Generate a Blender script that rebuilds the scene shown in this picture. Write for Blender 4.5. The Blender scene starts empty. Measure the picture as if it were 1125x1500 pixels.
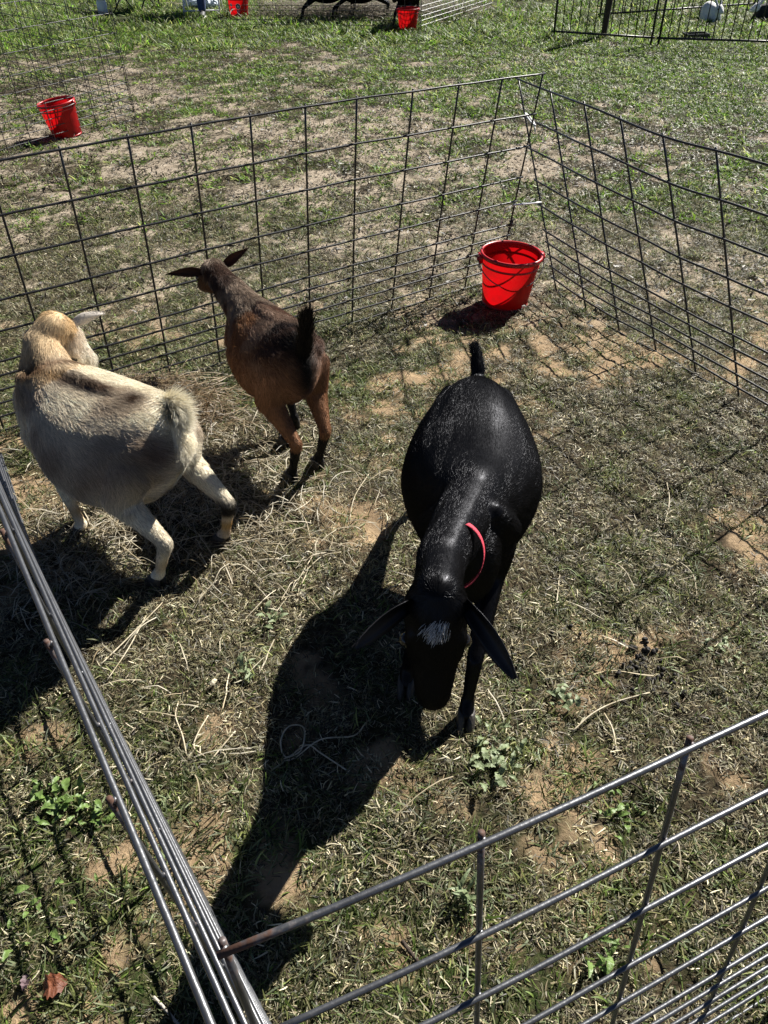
import bpy, bmesh, math, random
import numpy as np
from mathutils import Vector, Matrix
R = math.radians
rng = np.random.default_rng(7)
random.seed(7)
SC = bpy.context.scene
COL = SC.collection

# ------------------------------------------------------------------ camera, sky, sun, exposure
PITCH, ROLL, CAMH = R(39.45), R(-1.0), 1.45
_right = Vector((1, 0, 0)); _up = Vector((0, math.sin(PITCH), math.cos(PITCH))); _fw = Vector((0, math.cos(PITCH), -math.sin(PITCH)))
cr = _right * math.cos(ROLL) + _up * math.sin(ROLL)
cu = -_right * math.sin(ROLL) + _up * math.cos(ROLL)
cam = bpy.data.cameras.new('camera')
cam.sensor_fit = 'VERTICAL'; cam.sensor_height = 24.0; cam.lens = 18.0
cam.clip_start = 0.02; cam.clip_end = 2000
co = bpy.data.objects.new('camera', cam); COL.objects.link(co)
co.matrix_world = Matrix(((cr.x, cu.x, -_fw.x, 0), (cr.y, cu.y, -_fw.y, 0), (cr.z, cu.z, -_fw.z, CAMH), (0, 0, 0, 1)))
SC.camera = co

SUN_EL, SUN_AZ = 41.0, 47.0            # azimuth measured from +x towards +y, where the sun stands
w = bpy.data.worlds.new('World'); SC.world = w; w.use_nodes = True
nt = w.node_tree; bg = nt.nodes['Background']
sky = nt.nodes.new('ShaderNodeTexSky'); sky.sky_type = 'NISHITA'; sky.sun_disc = False
sky.sun_elevation = R(SUN_EL); sky.sun_rotation = R(90 - SUN_AZ)
sky.altitude = 2000; sky.air_density = 0.32; sky.dust_density = 0.0; sky.ozone_density = 1.0
nt.links.new(sky.outputs[0], bg.inputs[0]); bg.inputs[1].default_value = 0.05
sl = bpy.data.lights.new('sun', 'SUN'); sl.energy = 5.0; sl.angle = R(0.45); sl.color = (1.0, 0.955, 0.88)
so = bpy.data.objects.new('sun', sl); COL.objects.link(so)
sdir = Vector((math.cos(R(SUN_EL)) * math.cos(R(SUN_AZ)), math.cos(R(SUN_EL)) * math.sin(R(SUN_AZ)), math.sin(R(SUN_EL))))
so.rotation_euler = sdir.to_track_quat('Z', 'Y').to_euler(); so.location = sdir * 30
SC.view_settings.view_transform = 'Standard'; SC.view_settings.look = 'None'
SC.view_settings.exposure = 1.15; SC.view_settings.gamma = 1.0; SC.view_settings.use_curve_mapping = False
SC.render.engine = 'CYCLES'
SC.cycles.max_bounces = 6; SC.cycles.diffuse_bounces = 3; SC.cycles.transparent_max_bounces = 8
SC.cycles_curves.shape = 'RIBBONS'

# ------------------------------------------------------------------ helpers
def sstep(a, b, x):
    t = np.clip((x - a) / (b - a), 0, 1); return t * t * (3 - 2 * t)
def _hash(ix, iy, s):
    n = (ix.astype(np.int64) * 374761393 + iy.astype(np.int64) * 668265263 + s * 974711) & 0xffffffff
    n = ((n ^ (n >> 13)) * 1274126177) & 0xffffffff
    return ((n ^ (n >> 16)) & 0xffff) / 65535.0
def vnoise(x, y, s=0):
    x = np.asarray(x, float); y = np.asarray(y, float)
    ix = np.floor(x); iy = np.floor(y); fx = x - ix; fy = y - iy
    fx = fx * fx * (3 - 2 * fx); fy = fy * fy * (3 - 2 * fy)
    a = _hash(ix, iy, s); b = _hash(ix + 1, iy, s); c = _hash(ix, iy + 1, s); d = _hash(ix + 1, iy + 1, s)
    return (a * (1 - fx) + b * fx) * (1 - fy) + (c * (1 - fx) + d * fx) * fy
def fbm(x, y, s=0, o=4):
    t = 0; a = .5; n = 0
    for i in range(o):
        t = t + a * vnoise(x * 2 ** i + 17.3 * i, y * 2 ** i - 9.1 * i, s + i); n += a; a *= .5
    return t / n
def tag(o, label=None, cat=None, group=None, kind=None):
    if label: o['label'] = label
    if cat: o['category'] = cat
    if group: o['group'] = group
    if kind: o['kind'] = kind
    return o
def empty(name, loc=(0, 0, 0), rz=0):
    o = bpy.data.objects.new(name, None); o.empty_display_size = .1
    COL.objects.link(o); o.location = loc; o.rotation_euler = (0, 0, rz); return o
def mk(name, verts, faces, mat=None, parent=None, smooth=True, attrs=None, off=None):
    """verts in world (or local) space; off is subtracted so a child sits under its parent's origin"""
    me = bpy.data.meshes.new(name)
    v = np.asarray(verts, float).reshape(-1, 3)
    if off is not None: v = v - np.asarray(off, float)
    me.from_pydata(v.tolist(), [], [list(map(int, f)) for f in faces]); me.update()
    if smooth and len(me.polygons): me.polygons.foreach_set('use_smooth', np.ones(len(me.polygons), bool))
    if attrs:
        for k, a in attrs.items():
            a = np.asarray(a, np.float32)
            if a.ndim == 1:
                at = me.attributes.new(k, 'FLOAT', 'POINT'); at.data.foreach_set('value', a)
            else:
                at = me.attributes.new(k, 'FLOAT_COLOR', 'POINT')
                at.data.foreach_set('color', np.concatenate([a, np.ones((len(a), 1))], 1).astype(np.float32).ravel())
    if mat: me.materials.append(mat)
    o = bpy.data.objects.new(name, me); COL.objects.link(o)
    if parent: o.parent = parent
    return o
def tube(path, r, n=7, cap=True):
    p = np.asarray(path, float); m = len(p); r = np.broadcast_to(np.asarray(r, float), (m,))
    t = np.gradient(p, axis=0); t /= np.linalg.norm(t, axis=1, keepdims=True) + 1e-12
    ref = np.array([0, 0, 1.]) if abs(t[:, 2]).mean() < .8 else np.array([1., 0, 0])
    a = np.cross(t, ref); a /= np.linalg.norm(a, axis=1, keepdims=True) + 1e-12
    b = np.cross(t, a)
    ang = np.arange(n) / n * 2 * np.pi
    v = p[:, None] + r[:, None, None] * (np.cos(ang)[None, :, None] * a[:, None] + np.sin(ang)[None, :, None] * b[:, None])
    v = v.reshape(-1, 3); f = []
    for i in range(m - 1):
        for j in range(n):
            k = (j + 1) % n; f.append((i * n + j, i * n + k, (i + 1) * n + k, (i + 1) * n + j))
    if cap: f.append(tuple(range(n))[::-1]); f.append(tuple((m - 1) * n + j for j in range(n)))
    return v, f
class MB:
    def __init__(s): s.v = []; s.f = []; s.n = 0
    def add(s, v, f):
        v = np.asarray(v, float).reshape(-1, 3)
        s.v.append(v); s.f += [tuple(i + s.n for i in q) for q in f]; s.n += len(v); return s
    def tube(s, path, r, n=7): return s.add(*tube(path, r, n))
    def box(s, c, d, rz=0):
        c = np.asarray(c, float); d = np.asarray(d, float) / 2
        v = np.array([(x, y, z) for x in (-1, 1) for y in (-1, 1) for z in (-1, 1)]) * d
        cs, sn = math.cos(rz), math.sin(rz); v = np.stack([v[:, 0] * cs - v[:, 1] * sn, v[:, 0] * sn + v[:, 1] * cs, v[:, 2]], 1) + c
        return s.add(v, [(0, 1, 3, 2), (4, 6, 7, 5), (0, 4, 5, 1), (2, 3, 7, 6), (0, 2, 6, 4), (1, 5, 7, 3)])
    def lathe(s, prof, n=32, origin=(0, 0, 0), cap_lo=False):
        prof = np.asarray(prof, float); m = len(prof); a = np.arange(n) / n * 2 * np.pi
        v = np.stack([prof[:, 0][:, None] * np.cos(a), prof[:, 0][:, None] * np.sin(a), np.repeat(prof[:, 1][:, None], n, 1)], 2).reshape(-1, 3) + np.asarray(origin)
        f = [(i * n + j, i * n + (j + 1) % n, (i + 1) * n + (j + 1) % n, (i + 1) * n + j) for i in range(m - 1) for j in range(n)]
        if cap_lo: f.append(tuple(range(n))[::-1])
        return s.add(v, f)
    def obj(s, name, mat, parent=None, **k): return mk(name, np.concatenate(s.v), s.f, mat, parent, **k)
def crom(pts, per=4):
    p = np.asarray(pts, float); out = []
    q = np.concatenate([[2 * p[0] - p[1]], p, [2 * p[-1] - p[-2]]])
    for i in range(1, len(q) - 2):
        for k in range(per):
            t = k / per
            out.append(.5 * (2 * q[i] + (q[i + 1] - q[i - 1]) * t + (2 * q[i - 1] - 5 * q[i] + 4 * q[i + 1] - q[i + 2]) * t * t + (3 * q[i] - q[i - 1] - 3 * q[i + 1] + q[i + 2]) * t ** 3))
    out.append(p[-1]); return np.array(out)

# ------------------------------------------------------------------ materials
def mat(name, col=(.5, .5, .5), rough=.6, metal=0, spec=.5, attr=None, noise=None, transl=0, bump=0, bscale=60):
    m = bpy.data.materials.new(name); m.use_nodes = True
    t = m.node_tree; N = t.nodes; L = t.links; b = N['Principled BSDF']; out = N['Material Output']
    b.inputs['Base Color'].default_value = (*col, 1); b.inputs['Roughness'].default_value = rough
    b.inputs['Metallic'].default_value = metal; b.inputs['Specular IOR Level'].default_value = spec
    src = None
    if attr:
        a = N.new('ShaderNodeAttribute'); a.attribute_name = attr; src = a.outputs['Color']
    if noise:
        sc, c2, lo, hi = noise
        tc = N.new('ShaderNodeTexCoord'); nz = N.new('ShaderNodeTexNoise'); nz.inputs['Scale'].default_value = sc; nz.inputs['Detail'].default_value = 6
        L.new(tc.outputs['Object'], nz.inputs['Vector'])
        rp = N.new('ShaderNodeMapRange'); rp.inputs[1].default_value = lo; rp.inputs[2].default_value = hi
        L.new(nz.outputs[0], rp.inputs[0]); mx = N.new('ShaderNodeMix'); mx.data_type = 'RGBA'
        L.new(rp.outputs[0], mx.inputs[0])
        if src: L.new(src, mx.inputs[6])
        else: mx.inputs[6].default_value = (*col, 1)
        mx.inputs[7].default_value = (*c2, 1); src = mx.outputs[2]
    if src: L.new(src, b.inputs['Base Color'])
    if bump:
        tc = N.new('ShaderNodeTexCoord'); nz = N.new('ShaderNodeTexNoise'); nz.inputs['Scale'].default_value = bscale; nz.inputs['Detail'].default_value = 5
        L.new(tc.outputs['Object'], nz.inputs['Vector']); bp = N.new('ShaderNodeBump'); bp.inputs['Strength'].default_value = bump
        bp.inputs['Distance'].default_value = .01; L.new(nz.outputs[0], bp.inputs['Height']); L.new(bp.outputs[0], b.inputs['Normal'])
    if transl:
        ts = N.new('ShaderNodeBsdfTranslucent'); ms = N.new('ShaderNodeMixShader'); ms.inputs[0].default_value = transl
        if src: L.new(src, ts.inputs[0])
        else: ts.inputs[0].default_value = (*col, 1)
        L.new(b.outputs[0], ms.inputs[1]); L.new(ts.outputs[0], ms.inputs[2]); L.new(ms.outputs[0], out.inputs[0])
    return m
M = {}
def wire_mat(name, base, metal):
    m = mat(name, base, .42, metal); t = m.node_tree; N = t.nodes; L = t.links; b = N['Principled BSDF']
    a = N.new('ShaderNodeAttribute'); a.attribute_name = 'rust'
    tc = N.new('ShaderNodeTexCoord'); nz = N.new('ShaderNodeTexNoise'); nz.inputs['Scale'].default_value = 140; nz.inputs['Detail'].default_value = 4
    L.new(tc.outputs['Object'], nz.inputs['Vector'])
    ad = N.new('ShaderNodeMath'); ad.operation = 'ADD'; L.new(a.outputs['Fac'], ad.inputs[0]); L.new(nz.outputs[0], ad.inputs[1])
    rp = N.new('ShaderNodeMapRange'); rp.inputs[1].default_value = .72; rp.inputs[2].default_value = 1.05; L.new(ad.outputs[0], rp.inputs[0])
    n2 = N.new('ShaderNodeTexNoise'); n2.inputs['Scale'].default_value = 35; n2.inputs['Detail'].default_value = 5; L.new(tc.outputs['Object'], n2.inputs['Vector'])
    c0 = N.new('ShaderNodeMix'); c0.data_type = 'RGBA'; L.new(n2.outputs[0], c0.inputs[0])
    c0.inputs[6].default_value = (*[c * .62 for c in base], 1); c0.inputs[7].default_value = (*[min(1, c * 1.3) for c in base], 1)
    mx = N.new('ShaderNodeMix'); mx.data_type = 'RGBA'; L.new(rp.outputs[0], mx.inputs[0]); L.new(c0.outputs[2], mx.inputs[6]); mx.inputs[7].default_value = (.085, .040, .024, 1)
    L.new(mx.outputs[2], b.inputs['Base Color'])
    mm = N.new('ShaderNodeMath'); mm.operation = 'MULTIPLY_ADD'; L.new(rp.outputs[0], mm.inputs[0]); mm.inputs[1].default_value = -metal; mm.inputs[2].default_value = metal
    L.new(mm.outputs[0], b.inputs['Metallic'])
    rr = N.new('ShaderNodeMath'); rr.operation = 'MULTIPLY_ADD'; L.new(rp.outputs[0], rr.inputs[0]); rr.inputs[1].default_value = .4; rr.inputs[2].default_value = .4
    L.new(rr.outputs[0], b.inputs['Roughness'])
    bp = N.new('ShaderNodeBump'); bp.inputs['Strength'].default_value = .25; bp.inputs['Distance'].default_value = .002; L.new(nz.outputs[0], bp.inputs['Height']); L.new(bp.outputs[0], b.inputs['Normal'])
    return m
M['wire'] = wire_mat('galvanised_wire', (.155, .16, .17), .8)
M['wire_backlit'] = wire_mat('backlit_wire', (.020, .020, .022), .0)  # same galvanised wire, its backlit darkness put into the colour
M['wire_sunlit'] = wire_mat('sunlit_wire', (.5, .5, .5), .5)  # same wire again, its sunlit side put into the colour
M['black_metal'] = mat('black_metal', (.02, .02, .022), .4, .3)
M['steel'] = mat('steel', (.16, .15, .15), .45, .7)
M['zip'] = mat('white_plastic', (.75, .75, .75), .4)
M['twine'] = mat('twine', (.06, .055, .05), .9)
M['hoof'] = mat('hoof', (.035, .03, .025), .55, bump=.3, bscale=120)
M['eye'] = mat('eye', (.01, .008, .006), .08)
M['coat'] = mat('coat', rough=.75, spec=.25, attr='Col')
M['collar'] = mat('collar_webbing', (.62, .035, .07), .65, bump=.5, bscale=400)
M['leaf_green'] = mat('weed_leaf', (.20, .30, .08), .42, noise=(25, (.09, .16, .04), .35, .7), transl=.3, bump=.4, bscale=90)
M['leaf_pale'] = mat('pale_weed_leaf', (.25, .30, .16), .5, noise=(25, (.12, .17, .075), .35, .7), transl=.25, bump=.4, bscale=90)
M['straw'] = mat('straw', (.66, .59, .44), .6, noise=(40, (.42, .35, .22), .4, .65), transl=.15)
M['rust_leaf'] = mat('rust_leaf', (.26, .085, .035), .6, noise=(45, (.12, .04, .02), .4, .65), bump=.6, bscale=70, transl=.15)
M['plum_leaf'] = mat('plum_leaf', (.12, .075, .085), .6, noise=(45, (.06, .04, .04), .4, .65), bump=.6, bscale=70)
M['dung'] = mat('dung', (.013, .010, .008), .7, bump=.5, bscale=200)
M['red_plastic'] = mat('red_plastic', (.46, .003, .005), .42, transl=.55, noise=(16, (.27, .006, .006), .50, .74), bump=.12, bscale=30)
M['red_solid'] = mat('red_plastic_rim', (.42, .006, .008), .35)
M['denim'] = mat('denim', (.025, .045, .13), .85, noise=(60, (.05, .08, .19), .4, .65), bump=.3, bscale=200)
M['shoe'] = mat('shoe', (.05, .05, .055), .6)
M['sole'] = mat('sole', (.6, .6, .6), .6)
M['skin'] = mat('skin', (.5, .3, .21), .5)
M['shirt'] = mat('shirt', (.25, .26, .28), .85, bump=.3, bscale=120)
M['hair'] = mat('hair', (.05, .03, .02), .6)
M['white_cloth'] = mat('white_bag', (.55, .62, .7), .5, bump=.8, bscale=22)
M['white_paint'] = mat('white_paint', (.75, .76, .78), .4)
M['rabbit'] = mat('rabbit_fur', (.85, .85, .85), .9, noise=(14, (.66, .67, .70), .45, .65), bump=1, bscale=160)
M['rabbit_black'] = mat('rabbit_black_fur', (.012, .012, .013), .8, bump=1, bscale=160)
M['print_white'] = mat('print_white', (.7, .7, .72), .5)
M['print_dark'] = mat('print_dark', (.03, .03, .05), .5)
M['print_pink'] = mat('print_pink', (.75, .12, .2), .5)

# ------------------------------------------------------------------ ground fields (world metres)
def spot(x, y, cx, cy, rx, ry=None):
    ry = ry or rx; return np.exp(-(((x - cx) / rx) ** 2 + ((y - cy) / ry) ** 2))
def f_green(x, y):
    g = sstep(.47, .62, fbm(x * 1.5 + 3, y * 1.5, 11)) * .65 + sstep(.52, .64, fbm(x * 4.5, y * 4.5, 13)) * .45 + sstep(.52, .64, fbm(x * .7, y * .5 + 5, 31)) * .25
    g = g + .9 * spot(x, y, 3.0, 8.2, 2.6, 1.9) * (.6 + fbm(x * 2, y * 2, 5)) + .5 * sstep(9.2, 11.5, y) * (.4 + fbm(x * 1.2, y * 1.2, 8)) + .75 * spot(x, y, 1.6, 10.6, 1.3, 1.2)
    g = g + .75 * spot(x, y, -.75, .62, .42, .38) + .35 * spot(x, y, .2, .75, .3, .4) + .3 * spot(x, y, -1.2, 3.4, .6, .5) + .35 * spot(x, y, -.55, 4.0, .6, .35) + .5 * spot(x, y, -1.1, 8.4, .6, .5)
    g = g - .35 * spot(x, y, -1.0, 5.2, 1.6, 1.0) - .5 * spot(x, y, -.5, 1.65, .5, .45)
    fld = sstep(2.9, 3.6, y) * np.maximum(sstep(7.6, 6.2, y) * sstep(2.2, .9, x), sstep(11.4, 10.0, y) * sstep(.9, -.2, x) * .9) * (1 - .8 * spot(x, y, -1.1, 8.6, .55, .5)); g = g * (1 - .62 * fld)
    return np.clip(g, 0, 1)
def f_bare(x, y):
    mid = sstep(3.0, 4.2, y) * sstep(11, 8, y)
    b = sstep(.54 - .06 * mid, .70 - .07 * mid, fbm(x * 1.9 - 7, y * 1.9 + 2, 51)) * .8 + sstep(.55 - .04 * mid, .66 - .04 * mid, fbm(x * 5.5, y * 5.5, 61)) * .6
    b = b + .5 * spot(x, y, -.9, 5.3, 1.8, 1.1) * sstep(.42, .6, fbm(x * 2.2, y * 3, 3)) + .55 * spot(x, y, .95, 3.7, .6, .35) + .45 * spot(x, y, -2.2, 7.4, .7, .5)
    b = b + .6 * spot(x, y, .02, .92, .13, .12) + .5 * spot(x, y, -.2, .66, .1, .08) + .35 * spot(x, y, -.1, 1.5, .22, .25) + .4 * spot(x, y, .17, 2.35, .25, .2) + .3 * spot(x, y, .55, 1.15, .12, .1)
    b = b - .8 * spot(x, y, 3.0, 8.2, 2.2, 1.6) - .5 * sstep(10, 12, y) - .4 * spot(x, y, .6, 1.7, .5, .4)
    b = b + .42 * mid * sstep(2.6, 1.2, x) * sstep(.36, .58, fbm(x * 2.4, y * 2.8, 23))
    b = b * (.45 + 1.0 * sstep(.38, .60, fbm(x * 14, y * 14, 77, 3)))
    b = b * (1 - .25 * sstep(3.2, 2.4, y))
    return np.clip(b, 0, 1)
def f_h(x, y):
    near = np.clip(1.3 - np.asarray(y) / 9, .25, 1)
    h = (.022 * (fbm(x * 3, y * 3, 71) - .5) + .020 * (fbm(x * 13, y * 13, 81, 3) - .5) + .008 * (fbm(x * 38, y * 38, 91, 2) - .5)) * near
    return h + .025 * spot(x, y, -.82, 2.33, .16, .09) + .015 * spot(x, y, -.68, 2.2, .2, .14) + .02 * spot(x, y, -.62, 1.85, .25, .2)

# ------------------------------------------------------------------ ground
def ground_mat():
    m = bpy.data.materials.new('pasture_ground'); m.use_nodes = True; t = m.node_tree; N = t.nodes; L = t.links; b = N['Principled BSDF']
    b.inputs['Roughness'].default_value = .95; b.inputs['Specular IOR Level'].default_value = .12
    tc = N.new('ShaderNodeTexCoord')
    def nz(s, d=6, r=.6):
        n = N.new('ShaderNodeTexNoise'); n.inputs['Scale'].default_value = s; n.inputs['Detail'].default_value = d; n.inputs['Roughness'].default_value = r
        L.new(tc.outputs['Object'], n.inputs['Vector']); return n.outputs[0]
    def mr(s, lo, hi):
        r = N.new('ShaderNodeMapRange'); r.inputs[1].default_value = lo; r.inputs[2].default_value = hi; L.new(s, r.inputs[0]); return r.outputs[0]
    def mix(f, a, c):
        x = N.new('ShaderNodeMix'); x.data_type = 'RGBA'
        L.new(f, x.inputs[0])
        for i, q in ((6, a), (7, c)):
            if isinstance(q, tuple): x.inputs[i].default_value = (*q, 1)
            else: L.new(q, x.inputs[i])
        return x.outputs[2]
    def at(n):
        a = N.new('ShaderNodeAttribute'); a.attribute_name = n; return a.outputs['Fac']
    def mul(a, k):
        x = N.new('ShaderNodeMath'); x.operation = 'MULTIPLY'; L.new(a, x.inputs[0])
        if isinstance(k, float): x.inputs[1].default_value = k
        else: L.new(k, x.inputs[1])
        return x.outputs[0]
    soil = mix(mr(nz(9, 8), .35, .7), (.44, .375, .29), (.27, .22, .165))
    soil = mix(mr(nz(160, 4), .5, .75), soil, (.13, .10, .07))
    thatch = mix(mr(nz(70, 6, .7), .38, .62), (.010, .008, .005), (.085, .065, .04))
    thatch = mix(mul(at('green'), mr(nz(45, 5), .35, .6)), thatch, (.035, .06, .014))
    soil = mix(mr(nz(38, 5, .7), .56, .66), soil, (.06, .048, .032))
    soil = mix(mul(at('warm'), .75), soil, mix(mr(nz(12, 8), .35, .68), (.43, .30, .165), (.20, .13, .07)))
    col = mix(mr(at('bare'), .25, .75), thatch, soil)
    L.new(col, b.inputs['Base Color'])
    bp = N.new('ShaderNodeBump'); bp.inputs['Strength'].default_value = .9; bp.inputs['Distance'].default_value = .012
    L.new(nz(85, 8, .7), bp.inputs['Height']); L.new(bp.outputs[0], b.inputs['Normal'])
    return m
def axis(segs):
    out = []
    for a, b_, n in segs: out += list(np.linspace(a, b_, n, endpoint=False))
    out.append(segs[-1][1]); return np.array(out)
gx = axis([(-400, -30, 10), (-30, -7, 30), (-7, -2, 60), (-2, 2, 230), (2, 7, 60), (7, 30, 30), (30, 400, 10)])
gy = axis([(-300, -10, 8), (-10, -.6, 20), (-.6, 3.6, 240), (3.6, 8, 110), (8, 16, 80), (16, 50, 30), (50, 900, 12)])
GX, GY = np.meshgrid(gx, gy)
GZ = f_h(GX, GY); nx_, ny_ = len(gx), len(gy)
idx = np.arange(nx_ * ny_).reshape(ny_, nx_)
gf = np.stack([idx[:-1, :-1], idx[:-1, 1:], idx[1:, 1:], idx[1:, :-1]], -1).reshape(-1, 4)
gv = np.stack([GX, GY, GZ], -1).reshape(-1, 3)
g_ = mk('ground', gv, gf, ground_mat(), attrs={'green': f_green(gv[:, 0], gv[:, 1]), 'bare': f_bare(gv[:, 0], gv[:, 1]), 'warm': sstep(3.6, 2.6, gv[:, 1])})
tag(g_, kind='structure', label='trampled pasture of dry grass, bare sandy soil and green patches')

# ------------------------------------------------------------------ wire panels
ZS = np.array([.003, .058, .110, .159, .211, .262, .365, .466, .594, .718, .864])
_b = bmesh.new(); bmesh.ops.create_icosphere(_b, subdivisions=1, radius=1); BEAD = np.array([q.co[:] for q in _b.verts]); BEADF = [tuple(q.index for q in p.verts) for p in _b.faces]; _b.free()
def panel(label, bots, tops, m, r=.0029, rust=0., ridge=None, sides=7, zs=ZS, group='wire pen panels'):
    """bots / tops: one point per upright; every horizontal and upright wire is a part"""
    B = np.asarray(bots, float); T = np.asarray(tops, float)
    base = B.mean(0); base[2] = 0
    root = empty('wire_panel', base); tag(root, label, 'wire panel', group)
    n = np.cross(T.mean(0) - B.mean(0), B[-1] - B[0]); n /= np.linalg.norm(n)
    for z in zs:
        t = z / .864; pts = B + (T - B) * t
        e0 = pts[0] + (pts[0] - pts[1]) * .03; e1 = pts[-1] + (pts[-1] - pts[-2]) * .03
        pts = np.concatenate([[e0], pts[1:-1], [e1]])
        path = crom(pts, 4)
        path[:, 2] += .0007 * np.sin(np.arange(len(path)) * 1.1 + z * 40) * (0 if rust < 0 else 1)
        v, f = tube(path, r, sides)
        ru = np.zeros(len(path))
        if ridge is not None:
            d0 = np.linalg.norm(path - path[0], axis=1); ru = np.clip(1 - d0 / ridge, 0, 1) * .6 * (1 if z > .8 else .3)
        ru = np.repeat(ru + rust * .25, sides)
        if sides > 7:
            for q in B + (T - B) * t:
                bv = BEAD * np.array([r * 1.25, r * 1.25, r * 1.1]) + q + n * r * .9; f = f + [tuple(i + len(v) for i in t_) for t_ in BEADF]; v = np.concatenate([v, bv]); ru = np.append(ru, np.full(len(bv), .25))
        mk('rail_wire', v, f, m, root, attrs={'rust': ru}, off=base)
    for k in range(len(B)):
        d = T[k] - B[k]
        path = [B[k] - d * .03 + n * r * 1.9] + [B[k] + d * s + n * r * 1.9 for s in (.1, .3, .5, .7, .9)] + [T[k] + d * .007 + n * r * 1.9]
        path = np.array(path)
        v, f = tube(path, r, sides)
        s = np.array([0, .1, .3, .5, .7, .9, 1.]); ru = np.clip((s - .93) * 10, 0, 1) * .7 * (rust > 0) + rust * .25
        mk('upright_wire', v, f, m, root, attrs={'rust': np.repeat(ru, sides)}, off=base)
    return root
def line(p, d, n, s=.2032, z=0): return np.array([[p[0] + d[0] * s * k, p[1] + d[1] * s * k, z] for k in range(n)])
# far panel of the goats' pen
d = np.array([math.cos(R(33.4)), math.sin(R(33.4))])
A0 = np.array([-1.1352, 2.3528])
bA = line(A0 - d * .2032 * 2, d, 13); tA = bA + np.array([.0525, -.0859, .864]); kk = np.arange(13) - 2
tA[:, 2] += .012 * np.sin(np.clip(kk / 10, -.3, 1) * np.pi) - .004
tA[:, 0] += .004 * kk * (kk > 6)
panel('wire panel standing between the brown goat and the open field behind it', bA, tA, M['wire_backlit'], r=.0038)
# right hand panel of the pen, its top leaning in over the bucket
def lift(b, px_dir):
    return b
bB = np.array([[.792, 3.313, 0], [.880, 3.089, 0], [.975, 2.901, 0], [1.077, 2.728, 0], [1.174, 2.541, 0], [1.266, 2.352, 0]])
tB0 = np.array([[.53, 3.276, .864], [.609, 3.039, .864], [.686, 2.839, .864], [.755, 2.63, .864], [.825, 2.413, .864], [.925, 2.253, .864]])
C0 = np.array([0, 0, CAMH]); tB = []
for b_, t_ in zip(bB, tB0):            # slide the top along its sight line until the upright has its true length
    ray = t_ - C0; s = 1.0
    for s in np.linspace(1.0, 1.12, 600):
        if np.linalg.norm(C0 + ray * s - b_) <= .868: break
    tB.append(C0 + ray * s)
tB = np.array(tB); dB = (bB[-1] - bB[0]); dB /= np.linalg.norm(dB)
ext = 7; lean = tB[-1] - bB[-1]
e_b = [bB[-1] + dB * .2032 * (k + 1) for k in range(ext)]; e_t = [b_ + lean * np.array([max(.35, 1 - .1 * (k + 1))] * 2 + [1]) + np.array([0, 0, .004 * k]) for k, b_ in enumerate(e_b)]
panel('wire panel with its top leaning inwards, on the far side of the pen bucket', np.concatenate([bB, e_b]), np.concatenate([tB, e_t]), M['wire_backlit'], r=.0038)
# near panel under the camera
d = np.array([math.cos(R(24.0)), math.sin(R(24.0))])
tN = np.concatenate([np.array([[-.117, .222, .868], [.074, .296, .868]]), line((.263, .379), d, 11, z=.868)]); bN = tN + np.array([.04, -.055, -.866])
kk = np.arange(13); tN[:, 2] += .004 * np.sin(kk * 1.3)
panel('rust tipped wire panel closest to the viewer crossing in front of the black goat', bN, tN, M['wire'], r=.0031, rust=.12, ridge=.09, sides=10)
# left hand panel seen from straight above
d = np.array([-.5336, .8458]); P0 = np.array([-.3335, .5160])
tL = line(P0 - d * .2032 * 3, d, 13, z=.864); nL = np.array([d[1], -d[0]])
bL = tL.copy(); bL[:, :2] += nL * np.interp(tL[:, 1:2], [-.2, .44, 1.30, 1.6, 2.1], [.10, .070, .026, .03, .060]); bL[:, 2] = 0
panel('wire panel seen almost edge on from above beside the white goat', bL, tL, M['wire'], r=.0031, rust=.10, sides=10)
# pen in the upper left corner of the picture
cP = np.array([-1.925, 6.75]); d1 = np.array([-.515, -.857]); d2 = np.array([-.72, .694])
b1 = line(cP, d1, 13); t1 = b1 + np.array([-.03, .0, .864]); panel('near wire panel of the pen around the red bucket with grey ground', b1, t1, M['wire_backlit'], sides=5)
b1 = line(cP, d2, 13); t1 = b1 + np.array([-.03, -.03, .864]); panel('back wire panel of the pen behind the red bucket on grey ground', b1, t1, M['wire_backlit'], sides=5)
b1 = line(cP + d2 * 2.44 + np.array([0, .01]), d1, 13); t1 = b1 + np.array([0, 0, .864]); panel('far wire panel of the red bucket pen, near the folding chair legs', b1, t1, M['wire_backlit'], sides=5)
# pen at the top middle with hay
cE = np.array([.56, 11.10]); d1 = np.array([.465, .885]); d2 = np.array([-.985, .17])
b1 = line(cE, d1, 13); panel('sunlit wire panel leading away from the far red bucket', b1, b1 + np.array([0, 0, .864]), M['wire_sunlit'], sides=5)
b1 = line(cE, d2, 13); panel('shaded wire panel in front of the far hay heap', b1, b1 + np.array([0, 0, .864]), M['wire_backlit'], sides=5)

# zip ties and twine on the pen corner
def tie(c, L_, ang, label, tail=.05):
    c = np.array(c); mb = MB(); a = np.linspace(0, 2 * np.pi, 14)
    dx = np.array([math.cos(ang), math.sin(ang), 0])
    nx = np.array([-dx[1], dx[0], 0])
    for q in (1, -1): mb.tube(np.stack([c - dx * L_ * .5, c - dx * L_ * .25 + nx * .0055 * q, c + dx * L_ * .25 + nx * .0055 * q, c + dx * L_ * .5]), .0032, 6)
    e = c + dx * L_ * .5; mb.tube(np.stack([e, e + dx * tail * .5 + np.array([0, 0, -.01]), e + dx * tail * .7 + np.array([0, 0, -tail])]), .002, 5)
    mb.box(e, (.009, .009, .007), ang)
    o = mb.obj('zip_tie', M['zip']); tag(o, label, 'zip tie', 'zip ties at the pen corner'); return o

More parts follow.
